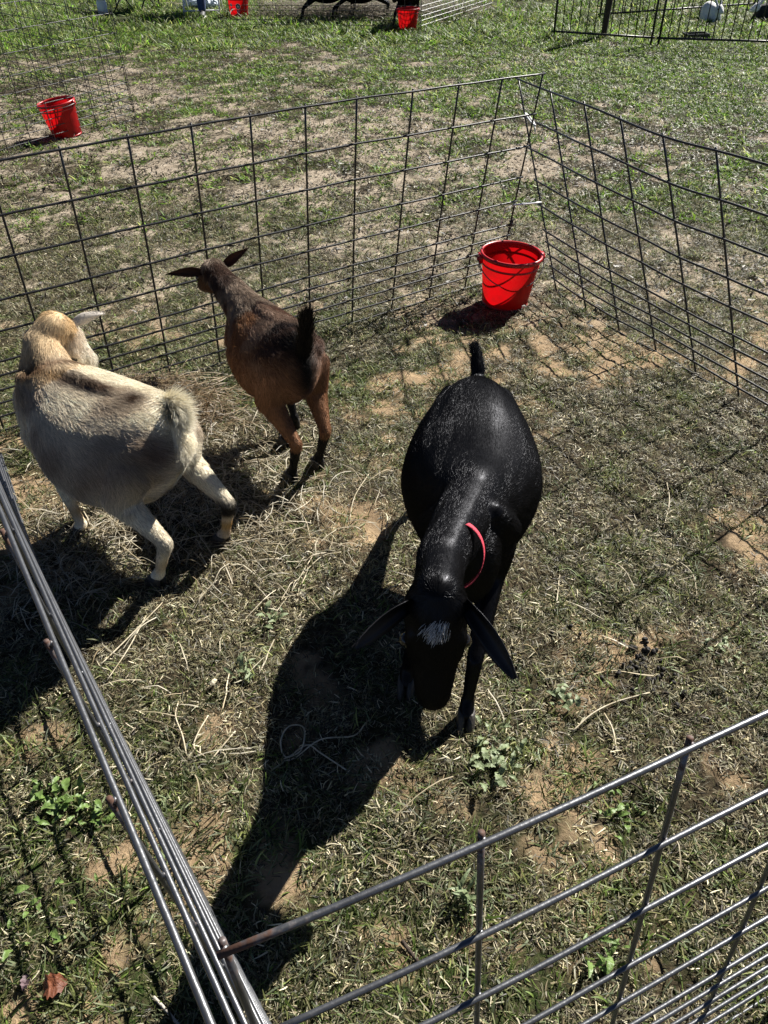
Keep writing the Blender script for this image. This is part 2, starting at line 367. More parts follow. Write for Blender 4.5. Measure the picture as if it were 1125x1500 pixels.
# ------------------------------------------------------------------ blob bodies
_ico = bmesh.new(); bmesh.ops.create_icosphere(_ico, subdivisions=2, radius=1); ICO = np.array([v.co[:] for v in _ico.verts]); _ico.free()
def ell(c, r, rot=None):
    r = np.broadcast_to(np.asarray(r, float), (3,)); p = ICO * r
    if rot is not None: p = p @ np.asarray(rot).T
    return p + np.asarray(c, float)
_ico = bmesh.new(); bmesh.ops.create_icosphere(_ico, subdivisions=3, radius=1); ICO3 = np.array([v.co[:] for v in _ico.verts]); _ico.free()
def ell3(c, r, rot): return (ICO3 * np.asarray(r, float)) @ np.asarray(rot).T + np.asarray(c, float)
def hull_into(bm, pts):
    vs = [bm.verts.new(p) for p in pts]
    res = bmesh.ops.convex_hull(bm, input=vs, use_existing_faces=False)
    junk = [g for g in set(res['geom_interior']) | set(res['geom_unused']) if isinstance(g, bmesh.types.BMVert) and g.is_valid]
    if junk: bmesh.ops.delete(bm, geom=junk, context='VERTS')
def blob(name, hulls, vox=.007, smooth=8, fac=.5):
    """union of convex hulls -> one continuous skin; returns (verts, faces) in world space"""
    bm = bmesh.new()
    for h in hulls: hull_into(bm, np.concatenate(h))
    me = bpy.data.meshes.new('tmp'); bm.to_mesh(me); bm.free()
    o = bpy.data.objects.new('tmp', me); COL.objects.link(o)
    r = o.modifiers.new('r', 'REMESH'); r.mode = 'VOXEL'; r.voxel_size = vox; r.adaptivity = 0
    s = o.modifiers.new('s', 'SMOOTH'); s.iterations = smooth; s.factor = fac
    dg = bpy.context.evaluated_depsgraph_get(); ev = o.evaluated_get(dg); m2 = ev.to_mesh()
    nv = len(m2.vertices); v = np.empty(nv * 3); m2.vertices.foreach_get('co', v); f = [tuple(p.vertices) for p in m2.polygons]
    ev.to_mesh_clear(); bpy.data.objects.remove(o); bpy.data.meshes.remove(me)
    return v.reshape(-1, 3), f
def seg_dist(P, a, b):
    ab = b - a; t = np.clip(((P - a) @ ab) / (ab @ ab + 1e-12), 0, 1); return np.linalg.norm(P - (a + t[:, None] * ab), axis=1), t
def unit(v): v = np.asarray(v, float); return v / (np.linalg.norm(v) + 1e-12)

def fur_curves(name, V, F, n, flow, length, rad, colf, material, parent, off, lift=.30, jit=.35, seed=1, npt=4, bend=.25, vary=(.72, 1.28)):
    rg = np.random.default_rng(seed)
    tri = []
    for f in F:
        tri.append(f[:3])
        if len(f) == 4: tri.append((f[0], f[2], f[3]))
    tri = np.array(tri); a, b, c = V[tri[:, 0]], V[tri[:, 1]], V[tri[:, 2]]
    cr_ = np.cross(b - a, c - a); ar = np.linalg.norm(cr_, axis=1); N_ = cr_ / (ar[:, None] + 1e-15)
    pick = rg.choice(len(tri), n, p=ar / ar.sum()); u = rg.random(n); v = rg.random(n); k = u + v > 1; u[k] = 1 - u[k]; v[k] = 1 - v[k]
    P = a[pick] + u[:, None] * (b - a)[pick] + v[:, None] * (c - a)[pick]; Nn = N_[pick]
    D = flow(P, Nn); Ln = length(P, Nn); keep = Ln > .002
    P, Nn, D, Ln = P[keep], Nn[keep], D[keep], Ln[keep]; n = len(P)
    # clumping: nearby hairs share part of their jitter
    q = np.floor(P / .016); hsh = (q[:, 0] * 73856093 + q[:, 1] * 19349663 + q[:, 2] * 83492791).astype(np.int64)
    cj = np.stack([np.sin(hsh * .37), np.sin(hsh * .91 + 1), np.sin(hsh * .53 + 2)], 1)
    D = D + jit * (.55 * rg.normal(size=(n, 3)) + .5 * cj); D -= (D * Nn).sum(1, keepdims=True) * Nn
    D /= np.linalg.norm(D, axis=1, keepdims=True) + 1e-9
    Ln = Ln * rg.uniform(.6, 1.2, n)
    pts = []
    for i in range(npt):
        t = i / (npt - 1)
        pts.append(P + D * (Ln * t)[:, None] + Nn * (Ln * (lift * t - bend * t * t * lift))[:, None] + np.array([0, 0, -.12]) * (Ln * t * t)[:, None])
    pts = np.stack(pts, 1) - np.asarray(off)
    cu_ = bpy.data.hair_curves.new(name); cu_.add_curves([npt] * n)
    cu_.attributes['position'].data.foreach_set('vector', pts.astype(np.float32).ravel()) if 'position' in cu_.attributes else cu_.position_data.foreach_set('vector', pts.astype(np.float32).ravel())
    ra = cu_.attributes.get('radius') or cu_.attributes.new('radius', 'FLOAT', 'POINT')
    rr = np.tile(np.linspace(1, .25, npt), n) * np.repeat(rad * rg.uniform(.7, 1.3, n), npt)
    ra.data.foreach_set('value', rr.astype(np.float32))
    C = colf(P, Nn) * rg.uniform(vary[0], vary[1], (n, 1)); C = np.clip(C, 0, 1)
    ca = cu_.attributes.new('Col', 'FLOAT_COLOR', 'CURVE'); ca.data.foreach_set('color', np.concatenate([C, np.ones((n, 1))], 1).astype(np.float32).ravel())
    cu_.materials.append(material)
    o = bpy.data.objects.new(name, cu_); COL.objects.link(o); o.parent = parent; o['kind'] = 'stuff'
    return o
M['fur'] = mat('fur', rough=.5, spec=.2, attr='Col')
def sheen_mat(name, col, fac, rough, gcol, bump=0):
    m = bpy.data.materials.new(name); m.use_nodes = True; t = m.node_tree; N = t.nodes; L = t.links; N.remove(N['Principled BSDF'])
    d = N.new('ShaderNodeBsdfDiffuse'); at = N.new('ShaderNodeAttribute'); at.attribute_name = 'Col'; L.new(at.outputs['Color'], d.inputs[0])
    g = N.new('ShaderNodeBsdfGlossy'); g.inputs['Roughness'].default_value = rough; g.inputs['Color'].default_value = (*gcol, 1)
    x = N.new('ShaderNodeMixShader'); x.inputs[0].default_value = fac; L.new(d.outputs[0], x.inputs[1]); L.new(g.outputs[0], x.inputs[2]); L.new(x.outputs[0], N['Material Output'].inputs[0])
    if bump:
        tc = N.new('ShaderNodeTexCoord'); nz = N.new('ShaderNodeTexNoise'); nz.inputs['Scale'].default_value = 160; nz.inputs['Detail'].default_value = 4; L.new(tc.outputs['Object'], nz.inputs['Vector'])
        bp = N.new('ShaderNodeBump'); bp.inputs['Strength'].default_value = bump; bp.inputs['Distance'].default_value = .004; L.new(nz.outputs[0], bp.inputs['Height']); L.new(bp.outputs[0], g.inputs['Normal'])
    return m
M['fur_black'] = sheen_mat('fur_black', None, .024, .30, (.8, .82, .9))
M['coat_black'] = sheen_mat('coat_black', None, .014, .34, (.8, .82, .9), .1)

def ear_mesh(root, tip, width, open_dir, n=9, m=7, cup=.012, sharp=0):
    """leaf shaped cupped ear with thickness"""
    root, tip = np.array(root, float), np.array(tip, float); ax = unit(tip - root); L_ = np.linalg.norm(tip - root)
    od = unit(np.array(open_dir) - ax * (np.array(open_dir) @ ax)); sd = np.cross(ax, od)
    V = []
    for side in (1, -1):
        for i in range(n):
            t = i / (n - 1); wd = width * (.42 + .58 * math.sin(min(1, t * 1.35 + .12) * math.pi * .62)) * (1 - max(0, (t - .5 + .2 * sharp) / (.5 + .2 * sharp)) ** (3.2 - 1.8 * sharp) * (.72 + .24 * sharp))
            droop = -.10 * L_ * t * t
            for j in range(m):
                s = j / (m - 1) * 2 - 1
                V.append(root + ax * L_ * t + sd * wd * .5 * s + od * (cup * s * s * (1 - .5 * t) - .0035 * side * (1 - s * s * .6) * (1 - .5 * t)) + np.array([0, 0, droop]))
    F = []
    for s in range(2):
        o = s * n * m
        for i in range(n - 1):
            for j in range(m - 1):
                q = (o + i * m + j, o + i * m + j + 1, o + (i + 1) * m + j + 1, o + (i + 1) * m + j); F.append(q if s == 0 else q[::-1])
    h = n * m
    for i in range(n - 1):
        F.append((i * m, (i + 1) * m, h + (i + 1) * m, h + i * m)); F.append((i * m + m - 1, h + i * m + m - 1, h + (i + 1) * m + m - 1, (i + 1) * m + m - 1))
    for j in range(m - 1):
        F.append((j, h + j, h + j + 1, j + 1)); e = (n - 1) * m; F.append((e + j, e + j + 1, h + e + j + 1, h + e + j))
    return np.array(V), F

def goat(name, label, T, W, poll, nose, hooves, hw, topz=0, brow=(0, -1, .4), ears=None, earw=.046, tail=None, colf=None, nfur=50000, furm='fur', seed=1, neck_r=(.075, .058), neck_mid=None,
         belly=.20, hipk=.42, earsharp=1, bony=.35, shk=.38, lift=.30, jit=.35, nbx=0, neckf=.9, vary=(.72, 1.28), flen=.020, legk=.9, furr=.0005, tail_len=.07, group='goats in the pen', cat='goat', headk=1.0, extra=None):
    T, W, poll, nose = [np.array(a, float) for a in (T, W, poll, nose)]
    ax = W - T; Lh = np.linalg.norm(ax[:2]); f = np.array([ax[0] / Lh, ax[1] / Lh, 0]); s = np.array([f[1], -f[0], 0]); up = np.array([0, 0, 1.])
    ROT = np.stack([f, s, up], 1)
    def st(u, top, bot, w_):      # a body station
        zt = T[2] + (W[2] - T[2]) * np.clip(u, 0, 1)
        c = T + f * Lh * u; c[2] = zt + top - (zt + top - bot) / 2
        return c, np.array([.075, w_, (zt + top - bot) / 2])
    S = [st(.03, -.035, .37, hw * .36), st(.10, .0, .30, hw * .56), st(.26, .005, belly + .02, hw * .86), st(.48, -.008, belly - .01, hw), st(.68, -.004, belly, hw * (.58 + .84 * shk)), st(.86, .010, belly + .03, hw * (.37 + .6 * shk)), st(1.04, -.035, belly + .07, hw * (.23 + .5 * shk))]
    H = []; SEG = []
    def cap(a, ra, b, rb, tg):
        a, b = np.array(a, float), np.array(b, float)
        H.append([ell(a, ra), ell(b, rb)]); SEG.append((a, b, (np.max(ra) + np.max(rb)) / 2, tg))
    SS = crom(np.array([np.concatenate(q) for q in S]), 4)
    for i in range(len(SS) - 1): H.append([ell3(SS[i][:3], SS[i][3:] * np.array([.75, 1, 1]), ROT), ell3(SS[i + 1][:3], SS[i + 1][3:] * np.array([.75, 1, 1]), ROT)])
    for i in range(len(S) - 1):
        SEG.append((S[i + 1][0], S[i][0], .8 * (S[i][1][1] + S[i + 1][1][1]) / 2, 'body'))
    for q in (1, -1):        # hip bones and shoulder blades under the coat
        a = T + f * Lh * .20 + s * q * hw * .56; a[2] = T[2] - .056 - .035 * (1 - bony); b = T + f * Lh * .06 + s * q * hw * .40; b[2] = T[2] - .060; H.append([ell(a, .030), ell(b, .024)])
        a = T + f * Lh * .97 + s * q * hw * .26; a[2] = W[2] - .020 - .03 * (1 - bony); b = T + f * Lh * .90 + s * q * hw * .46; b[2] = W[2] - .12; H.append([ell(a, .026), ell(b, .034)])
    a = T + f * Lh * .10; a[2] = T[2] - .013; b = T + f * Lh * .98; b[2] = W[2] - .006; 
    if bony > .3: H.append([ell(a, .014), ell(b, .018)])
    # neck, head
    nb = T + f * Lh * 1.02 + np.array([nbx, 0, 0]); nb[2] = W[2] - .075
    h = nose - poll; hl = np.linalg.norm(h); hx = h / hl; br = unit(np.array(brow) - hx * (np.array(brow) @ hx)); lat = np.cross(hx, br)
    k = headk
    occ = poll - br * .028 * k + hx * .012
    nm = np.array(neck_mid) if neck_mid is not None else (nb + occ) / 2 + np.array([0, 0, .012])
    nb2 = T + f * Lh * .86; nb2[2] = W[2] - .055
    cap(nb2, .06, nm, neck_r[0], 'neck'); cap(nb, neck_r[0] * 1.15, nm, (neck_r[0] + neck_r[1]) / 2, 'neck'); cap(nm, (neck_r[0] + neck_r[1]) / 2, occ, neck_r[1], 'neck')
    HR = np.stack([hx, lat, br], 1)
    cran = poll + hx * .035 * k - br * .030 * k; mid = poll + hx * hl * .55 - br * .034 * k; muz = nose - hx * .030 * k - br * .026 * k; jaw = poll + hx * hl * .42 - br * .062 * k; chin = nose - hx * .035 * k - br * .040 * k
    def hh(a, ra, b, rb, tg='head'):
        H.append([ell(a, np.array(ra) * k, HR), ell(b, np.array(rb) * k, HR)]); SEG.append((a, b, .035, tg))
    hh(cran, (.050, .048, .040), mid, (.035, .037, .034)); hh(mid, (.035, .037, .034), muz, (.024, .026, .024)); hh(cran, (.04, .038, .04), jaw, (.035, .027, .026)); hh(jaw, (.03, .025, .022), chin, (.018, .019, .014))
    for q in (1, -1):   # brow ridges
        hh(poll + hx * .07 * k + lat * q * .033 * k - br * .012 * k, (.018, .012, .012), poll + hx * .105 * k + lat * q * .030 * k - br * .022 * k, (.014, .010, .012))
    # legs
    feet = []
    for nm_, hp in hooves.items():
        hp = np.array([hp[0], hp[1], 0.]); q = 1 if ((hp - T) @ s) > ((T + f * .1 - T) @ s) + hooves_mid(hooves, T, s) else -1
        q = 1 if nm_.endswith('r') else -1; lk = legk
        if nm_[0] == 'h':
            hip = T + f * Lh * .17 + s * q * hw * hipk; hip[2] = T[2] - .13
            knee = T + f * Lh * .22 + s * q * hw * (hipk + .10) + (hp - (T + f * 0)) * np.array([.15, .15, 0]) ; knee[2] = .275
            hock = hp - f * .035 + s * q * .0; hock = hock * .8 + np.array([hip[0], hip[1], 0]) * .2 - f * .040; hock[2] = .180
            fet = hp - f * .010; fet[2] = .055
            cap(hip, (.066 * min(1.05, hw / .15)), knee, .050 * lk, 'thigh'); cap(knee, .045 * lk, hock, .0205 * lk, 'gaskin'); cap(hock, .0225 * lk, fet, .0150 * lk, 'shank'); cap(fet, .0205 * lk, hp + up * .03 + f * .012, .0195 * lk, 'pastern')
        else:
            sh = T + f * Lh * .88 + s * q * hw * shk; sh[2] = W[2] - .17
            el = T + f * Lh * .84 + s * q * hw * (shk + .06); el[2] = .27
            kn = hp * .75 + np.array([el[0], el[1], 0]) * .25 + f * .015; kn[2] = .155
            fet = hp - f * .008; fet[2] = .05
            cap(sh, (.040 + .047 * shk) * min(1, hw / .15), el, .041 * lk, 'shoulder'); cap(el, .036 * lk, kn, .0215 * lk, 'forearm'); cap(kn, .0215 * lk, fet, .0150 * lk, 'shank'); cap(fet, .0205 * lk, hp + up * .03 + f * .012, .0195 * lk, 'pastern')
        feet.append((hp, f))
    # tail
    tl = tail if tail is not None else [T + up * -.01, T - f * .03 + up * .05, T - f * .02 + up * .10]
    tl = [np.array(p, float) for p in tl]
    for i in range(len(tl) - 1): cap(tl[i], .019 - .004 * i, tl[i + 1], .016 - .004 * i, 'tail')
    if extra:
        for a, ra, b, rb, tg in extra(T, W, f, s, up, Lh): cap(a, ra, b, rb, tg)
    V, F = blob(name, H, .0065, 10)
    SEG_T = {t: i for i, t in enumerate(sorted({q[3] for q in SEG}))}
    # ears joined into the same skin
    Fl = list(F); Vl = [V]; nv = len(V); earseg = []
    for q, e in zip((1, -1), ears):
        er = poll + hx * .020 * k + lat * q * .040 * k - br * .022 * k if e[0] is None else np.array(e[0], float)
        ev, ef = ear_mesh(er, e[1], earw, e[2], sharp=earsharp); Vl.append(ev); Fl += [tuple(i + nv for i in t) for t in ef]; nv += len(ev); earseg.append((er, np.array(e[1], float)))
    Vall = np.concatenate(Vl)
    for er, et in earseg: SEG.append((er, et, .016, 'ear'))
    tags = [q[3] for q in SEG]
    def locate(P):
        D = np.stack([seg_dist(P, a, b)[0] - r_ for a, b, r_, _ in SEG], 1); Tt = np.stack([seg_dist(P, a, b)[1] for a, b, r_, _ in SEG], 1)
        i = D.argmin(1); return i, Tt[np.arange(len(P)), i], D
    def local(P):
        Q = P - T; return dict(u=Q @ f / Lh, v=Q @ s, z=P[:, 2])
    tg_arr = np.array(tags)
    def color(P, Nn=None):
        i, t, D = locate(P); c = local(P); return mixc(colf(P, tg_arr[i], t, c['u'], c['v'], c['z'], Nn), (.03, .022, .020), np.exp(-(np.linalg.norm(P - (nose - br * .016), axis=1) / .024) ** 4))
    dirs = np.stack([unit(b - a) if tg not in ('neck',) else unit(a - b) for a, b, r_, tg in SEG])
    def flow(P, Nn):
        i, t, D = locate(P); wgt = np.exp(-np.clip(D - D.min(1, keepdims=True), 0, 1) / .018); Df = wgt @ dirs
        bodyw = np.isin(tg_arr[i], ['body'])
        Df = Df / (np.linalg.norm(Df, axis=1, keepdims=True) + 1e-9)
        Df = Df + np.where(bodyw, 1, .25)[:, None] * np.array([0, 0, -.75]) * (1 - np.clip(Nn[:, 2:3], 0, 1))
        Df -= (Df * Nn).sum(1, keepdims=True) * Nn
        return Df / (np.linalg.norm(Df, axis=1, keepdims=True) + 1e-9)
    LM = dict(body=1, neck=neckf, head=.4, thigh=.75, gaskin=.42, shank=.28, pastern=.2, shoulder=.8, forearm=.4, tail=tail_len / flen, ear=.42)
    def length(P, Nn):
        i, t, D = locate(P); l = np.array([LM.get(q, 1) for q in tags])[i] * flen
        rid = np.isin(tg_arr[i], ['body', 'neck']) & (Nn[:, 2] > .93); l = l * np.where(rid, 1.3, 1.0); return l
    root = empty(name, (T + W) / 2 * np.array([1, 1, 0])); base = np.array(root.location)
    tag(root, label, cat, group)
    N0 = np.zeros((len(Vall), 3))
    body = mk('body', Vall, Fl, M['coat_black' if furm == 'fur_black' else 'coat'], root, attrs={'Col': np.clip(color(Vall, None), 0, 1)}, off=base)
    if nfur:
        fur_curves('fur', Vall, Fl, nfur, flow, length, furr, color, M[furm], root, base, seed=seed, vary=vary, lift=lift, jit=jit)
    for hp, ff in feet:
        mb = MB(); sd = np.array([ff[1], -ff[0], 0])
        for q in (1, -1):
            cx = hp + sd * q * .0105 + ff * .012
            ring = []
            for zz, kx, ky, fo in ((.0, .030, .0105, .006), (.012, .029, .0105, .004), (.030, .023, .0095, -.002), (.040, .017, .008, -.006)):
                a = np.arange(10) / 10 * 2 * np.pi; ring.append(cx + up * zz + ff * fo + np.cos(a)[:, None] * ff * kx + np.sin(a)[:, None] * sd * ky)
            v = np.concatenate(ring); fc = [(i * 10 + j, i * 10 + (j + 1) % 10, (i + 1) * 10 + (j + 1) % 10, (i + 1) * 10 + j) for i in range(3) for j in range(10)] + [tuple(range(30, 40)), tuple(range(10))[::-1]]
            mb.add(v, fc)
        mb.obj('hoof', M['hoof'], root, off=base)
    for q in (1, -1):
        c = poll + hx * .082 * k + lat * q * .039 * k - br * .022 * k
        mk('eye', ell(c, .0118 * k), [tuple(v.index for v in p.verts) for p in ICOF], M['eye'], root, off=base)
    return root, dict(T=T, f=f, s=s, hx=hx, br=br, lat=lat, poll=poll, nm=nm, nb=nb, occ=occ, base=base, V=Vall, F=Fl)
def hooves_mid(h, T, s): return 0
_ib = bmesh.new(); bmesh.ops.create_icosphere(_ib, subdivisions=2, radius=1); ICOF = list(_ib.faces)

def mixc(a, b, t): return a + (np.asarray(b) - a) * np.clip(t, 0, 1)[:, None]
def nz3(P, s, sd=0): return (vnoise(P[:, 0] * s + P[:, 2] * s * .7, P[:, 1] * s - P[:, 2] * s * .6, sd) + vnoise(P[:, 0] * s * 2.1 - P[:, 2] * s, P[:, 1] * s * 2 + P[:, 2] * s * 1.7, sd + 3) * .5) / 1.5

# --- black goat
def col_black(P, tg, t, u, v, z, Nn):
    c = np.ones((len(P), 3)) * np.array([.0026, .0025, .0027]) * (.8 + .5 * nz3(P, 18))[:, None]
    return mixc(c, (.028, .028, .030), (tg == 'ear') * sstep(.25, .8, t) * .9)
bg_root, bgi = goat('goat', 'black goat with a red collar and white forehead tuft walking towards the viewer',
    T=(.243, 1.72, .50), W=(.170, 1.16, .525), poll=(.086, .875, .550), nose=(.080, .805, .305), brow=(-.02, -1, .42),
    hooves=dict(fl=(.175, 1.03), fr=(.045, 1.12), hl=(.305, 1.74), hr=(.135, 1.79)), hw=.168, hipk=.31, earsharp=.25, belly=.20,
    ears=[(None, (-.052, .815, .515), (0, -1, .1)), (None, (.207, .775, .480), (0, -1, .1))], tail=[(.243, 1.72, .490), (.243, 1.75, .515), (.238, 1.765, .530)],
    colf=col_black, nfur=80000, furm='fur_black', seed=3, neck_r=(.047, .043), earw=.039, nbx=-.020, bony=.15, shk=.30, neck_mid=(.100, 1.005, .508), flen=.015, lift=.12, jit=.22, furr=.0003, tail_len=.030, headk=1.23)

# --- white goat
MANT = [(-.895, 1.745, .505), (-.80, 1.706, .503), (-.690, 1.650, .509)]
SPOT = (-.611, 1.599, .504); FLANK = (-.548, 1.462, .425)
def col_white(P, tg, t, u, v, z, Nn):
    n = nz3(P, 9, 5)
    c = np.ones((len(P), 3)) * np.array([.95, .86, .68])
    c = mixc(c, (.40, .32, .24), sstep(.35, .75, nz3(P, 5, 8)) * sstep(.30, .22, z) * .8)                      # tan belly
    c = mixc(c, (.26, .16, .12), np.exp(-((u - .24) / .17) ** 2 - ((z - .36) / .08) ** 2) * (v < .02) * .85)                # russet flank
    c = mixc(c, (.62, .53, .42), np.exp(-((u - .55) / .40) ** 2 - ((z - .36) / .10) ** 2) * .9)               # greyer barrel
    top = sstep(.38, .47, z)
    c = mixc(c, (.62, .43, .20), np.exp(-((u - 1.0) / .14) ** 2) * top * (.4 + .5 * n))
    c = mixc(c, (.28, .19, .13), sstep(.52, .75, nz3(P, 7, 28)) * np.isin(tg, ['body', 'thigh', 'shoulder']) * .55)
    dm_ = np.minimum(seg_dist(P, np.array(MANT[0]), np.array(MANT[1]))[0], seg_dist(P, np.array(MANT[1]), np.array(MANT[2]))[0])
    c = mixc(c, (.075, .032, .014), np.exp(-(dm_ / .030) ** 2) * (.75 + .5 * n))  # brown mantle, deepened for the shadow of the neck on the back
    c = mixc(c, (.07, .035, .018), np.exp(-(np.linalg.norm(P - np.array(SPOT), axis=1) / .028) ** 2))
    c = mixc(c, (.12, .062, .045), np.exp(-(np.linalg.norm((P - np.array(FLANK)) * np.array([.8, 1, 1.1]), axis=1) / .058) ** 2) * (.3 + .6 * n))
    c = mixc(c, (.52, .33, .14), np.isin(tg, ['neck']) * (.25 + .6 * n))
    c = mixc(c, (.12, .06, .03), np.isin(tg, ['neck']) * np.exp(-((t - .25) / .14) ** 2) * .8)  # dark crease shade painted at the base of the neck
    c = mixc(c, (.84, .78, .66), (tg == 'head') * 1.0)
    c = mixc(c, (.42, .24, .10), (tg == 'head') * np.exp(-(t / .5) ** 2) * .6 * n * 1.5)
    c = mixc(c, (.42, .39, .36), (tg == 'ear') * .9)
    leg = np.isin(tg, ['shank', 'gaskin']); c = mixc(c, (.02, .017, .015), leg * np.exp(-((z - .165) / .034) ** 4) * (.30 + .70 * (v > .0)) * (.7 + .6 * n))
    c = mixc(c, (.46, .28, .10), np.isin(tg, ['shank', 'pastern']) * np.exp(-((z - .095) / .03) ** 2) * (.3 + .9 * n))
    c = mixc(c, (.78, .73, .62), (tg == 'tail') * 1.0)
    return c * (.85 + .3 * n)[:, None]
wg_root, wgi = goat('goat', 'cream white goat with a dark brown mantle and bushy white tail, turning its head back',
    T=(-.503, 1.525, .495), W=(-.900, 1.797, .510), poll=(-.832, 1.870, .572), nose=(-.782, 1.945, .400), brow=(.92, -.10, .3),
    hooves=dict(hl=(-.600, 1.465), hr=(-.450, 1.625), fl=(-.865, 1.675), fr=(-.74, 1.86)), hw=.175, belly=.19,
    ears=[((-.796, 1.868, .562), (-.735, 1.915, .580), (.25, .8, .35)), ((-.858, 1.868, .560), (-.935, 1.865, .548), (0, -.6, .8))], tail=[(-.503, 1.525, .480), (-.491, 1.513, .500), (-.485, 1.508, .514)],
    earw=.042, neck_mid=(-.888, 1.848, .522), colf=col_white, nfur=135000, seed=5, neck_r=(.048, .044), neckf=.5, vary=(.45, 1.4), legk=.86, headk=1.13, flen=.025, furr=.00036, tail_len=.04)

# --- brown goat
def col_brown(P, tg, t, u, v, z, Nn):
    n = nz3(P, 8, 15)
    c = np.ones((len(P), 3)) * np.array([.25, .130, .072])
    c = mixc(c, (.050, .026, .019), sstep(.34, .46, z) * (.5 + .6 * n))
    c = mixc(c, (.21, .095, .035), np.exp(-((u - .62) / .2) ** 2) * (np.abs(v + .02) < .2) * sstep(.45, .7, n) * .8)
    c = mixc(c, (.006, .005, .005), np.exp(-((u - .22) / .07) ** 2 - ((v - .03) / .05) ** 2) * (z > .4) + np.exp(-((u - .48) / .04) ** 2 - ((v - .05) / .03) ** 2) * (z > .4))
    for q_, r_ in (((-.305, 1.992, .486), .034), ((-.255, 1.925, .48), .040), ((-.345, 2.05, .475), .022)): c = mixc(c, (.007, .006, .006), np.exp(-(np.linalg.norm(P - np.array(q_), axis=1) / r_) ** 2) * 1.1)
    c = mixc(c, (.008, .007, .006), np.exp(-((v + .005) / .034) ** 2) * sstep(.10, -.04, u + .12 * (n - .5)) * 1.1)
    c = mixc(c, (.27, .19, .14), sstep(.48, .72, nz3(P, 11, 44)) * sstep(.36, .44, z) * np.isin(tg, ['body', 'thigh', 'shoulder']) * .6 * (u > .12))  # gray-brown sheen painted in as lighter hair over the back
    c = mixc(c, (.22, .10, .04), np.isin(tg, ['thigh', 'gaskin']) * sstep(.36, .24, z) * .5)
    c = mixc(c, (.007, .006, .006), np.isin(tg, ['shank', 'pastern']) * sstep(.19, .165, z) + (tg == 'tail') * 1.)
    c = mixc(c, (.028, .015, .010), np.isin(tg, ['neck']) * (.5 + n * .5)); c = mixc(c, (.26, .20, .15), np.isin(tg, ['neck']) * sstep(.40, .6, nz3(P, 13, 2)) * .85)
    c = mixc(c, (.02, .010, .007), (tg == 'forearm') * .9); c = mixc(c, (.05, .02, .012), (tg == 'head') * .7); c = mixc(c, (.045, .018, .010), (tg == 'ear') * 1.)  # forearms darkened to stand in for the shade under the body
    return c
br_root, bri = goat('goat', 'reddish brown goat with black stockings and raised black tail, facing away',
    T=(-.220, 1.91, .50), W=(-.42, 2.25, .475), poll=(-.545, 2.44, .505), nose=(-.625, 2.575, .385), brow=(-.2, .3, .9),
    hooves=dict(hl=(-.283, 1.915), hr=(-.205, 1.985), fl=(-.318, 2.11), fr=(-.30, 2.22)), hw=.128, belly=.225,
    ears=[(None, (-.425, 2.475, .545), (.2, -.8, .3)), (None, (-.678, 2.37, .505), (-.2, -.8, .3))], tail=[(-.220, 1.91, .480), (-.208, 1.892, .505), (-.202, 1.884, .53)],
    colf=col_brown, nfur=60000, seed=9, neck_r=(.048, .038), earw=.034, vary=(.4, 1.6), legk=.84, flen=.021, furr=.00045, tail_len=.016, headk=.92)

def brush(parent, base, axis, n, lmin, lmax, spread, droop, cols, material, seed, rad=.0006, up=.35, lean=(0, 0, 0)):
    rg = np.random.default_rng(seed); axis = np.asarray(axis, float); t = rg.random(n); k = len(axis) - 1; i = np.minimum((t * k).astype(int), k - 1); fr = (t * k - i)[:, None]
    P = axis[i] * (1 - fr) + axis[i + 1] * fr; A = axis[i + 1] - axis[i]; A /= np.linalg.norm(A, axis=1, keepdims=True)
    Rn = rg.normal(size=(n, 3)); Rn -= (Rn * A).sum(1, keepdims=True) * A; Rn /= np.linalg.norm(Rn, axis=1, keepdims=True)
    D = A * (up + .5 * t[:, None]) + Rn * spread * rg.random((n, 1)) ** .6 + rg.normal(size=(n, 3)) * .15 + np.asarray(lean); D /= np.linalg.norm(D, axis=1, keepdims=True); L_ = rg.uniform(lmin, lmax, n); P = P + Rn * .006
    pts = np.stack([P + D * (L_ * q)[:, None] + np.array([0, 0, -droop]) * (L_ * q * q)[:, None] for q in (0, .25, .5, .75, 1)], 1) - base
    cu_ = bpy.data.hair_curves.new('tail_hair'); cu_.add_curves([5] * n); cu_.position_data.foreach_set('vector', pts.astype(np.float32).ravel())
    ra = cu_.attributes.get('radius') or cu_.attributes.new('radius', 'FLOAT', 'POINT'); ra.data.foreach_set('value', np.tile(np.array([1, 1, .9, .7, .25], np.float32) * rad, n))
    C = np.array(cols)[rg.integers(len(cols), size=n)] * rg.uniform(.75, 1.25, (n, 1)); ca = cu_.attributes.new('Col', 'FLOAT_COLOR', 'CURVE'); ca.data.foreach_set('color', np.concatenate([np.clip(C, 0, 1), np.ones((n, 1))], 1).astype(np.float32).ravel())
    cu_.materials.append(material); o = bpy.data.objects.new('tail_hair', cu_); COL.objects.link(o); o.parent = parent; o['kind'] = 'stuff'
    return o
WH = [(.92, .88, .76), (.88, .82, .66), (.80, .72, .54)]
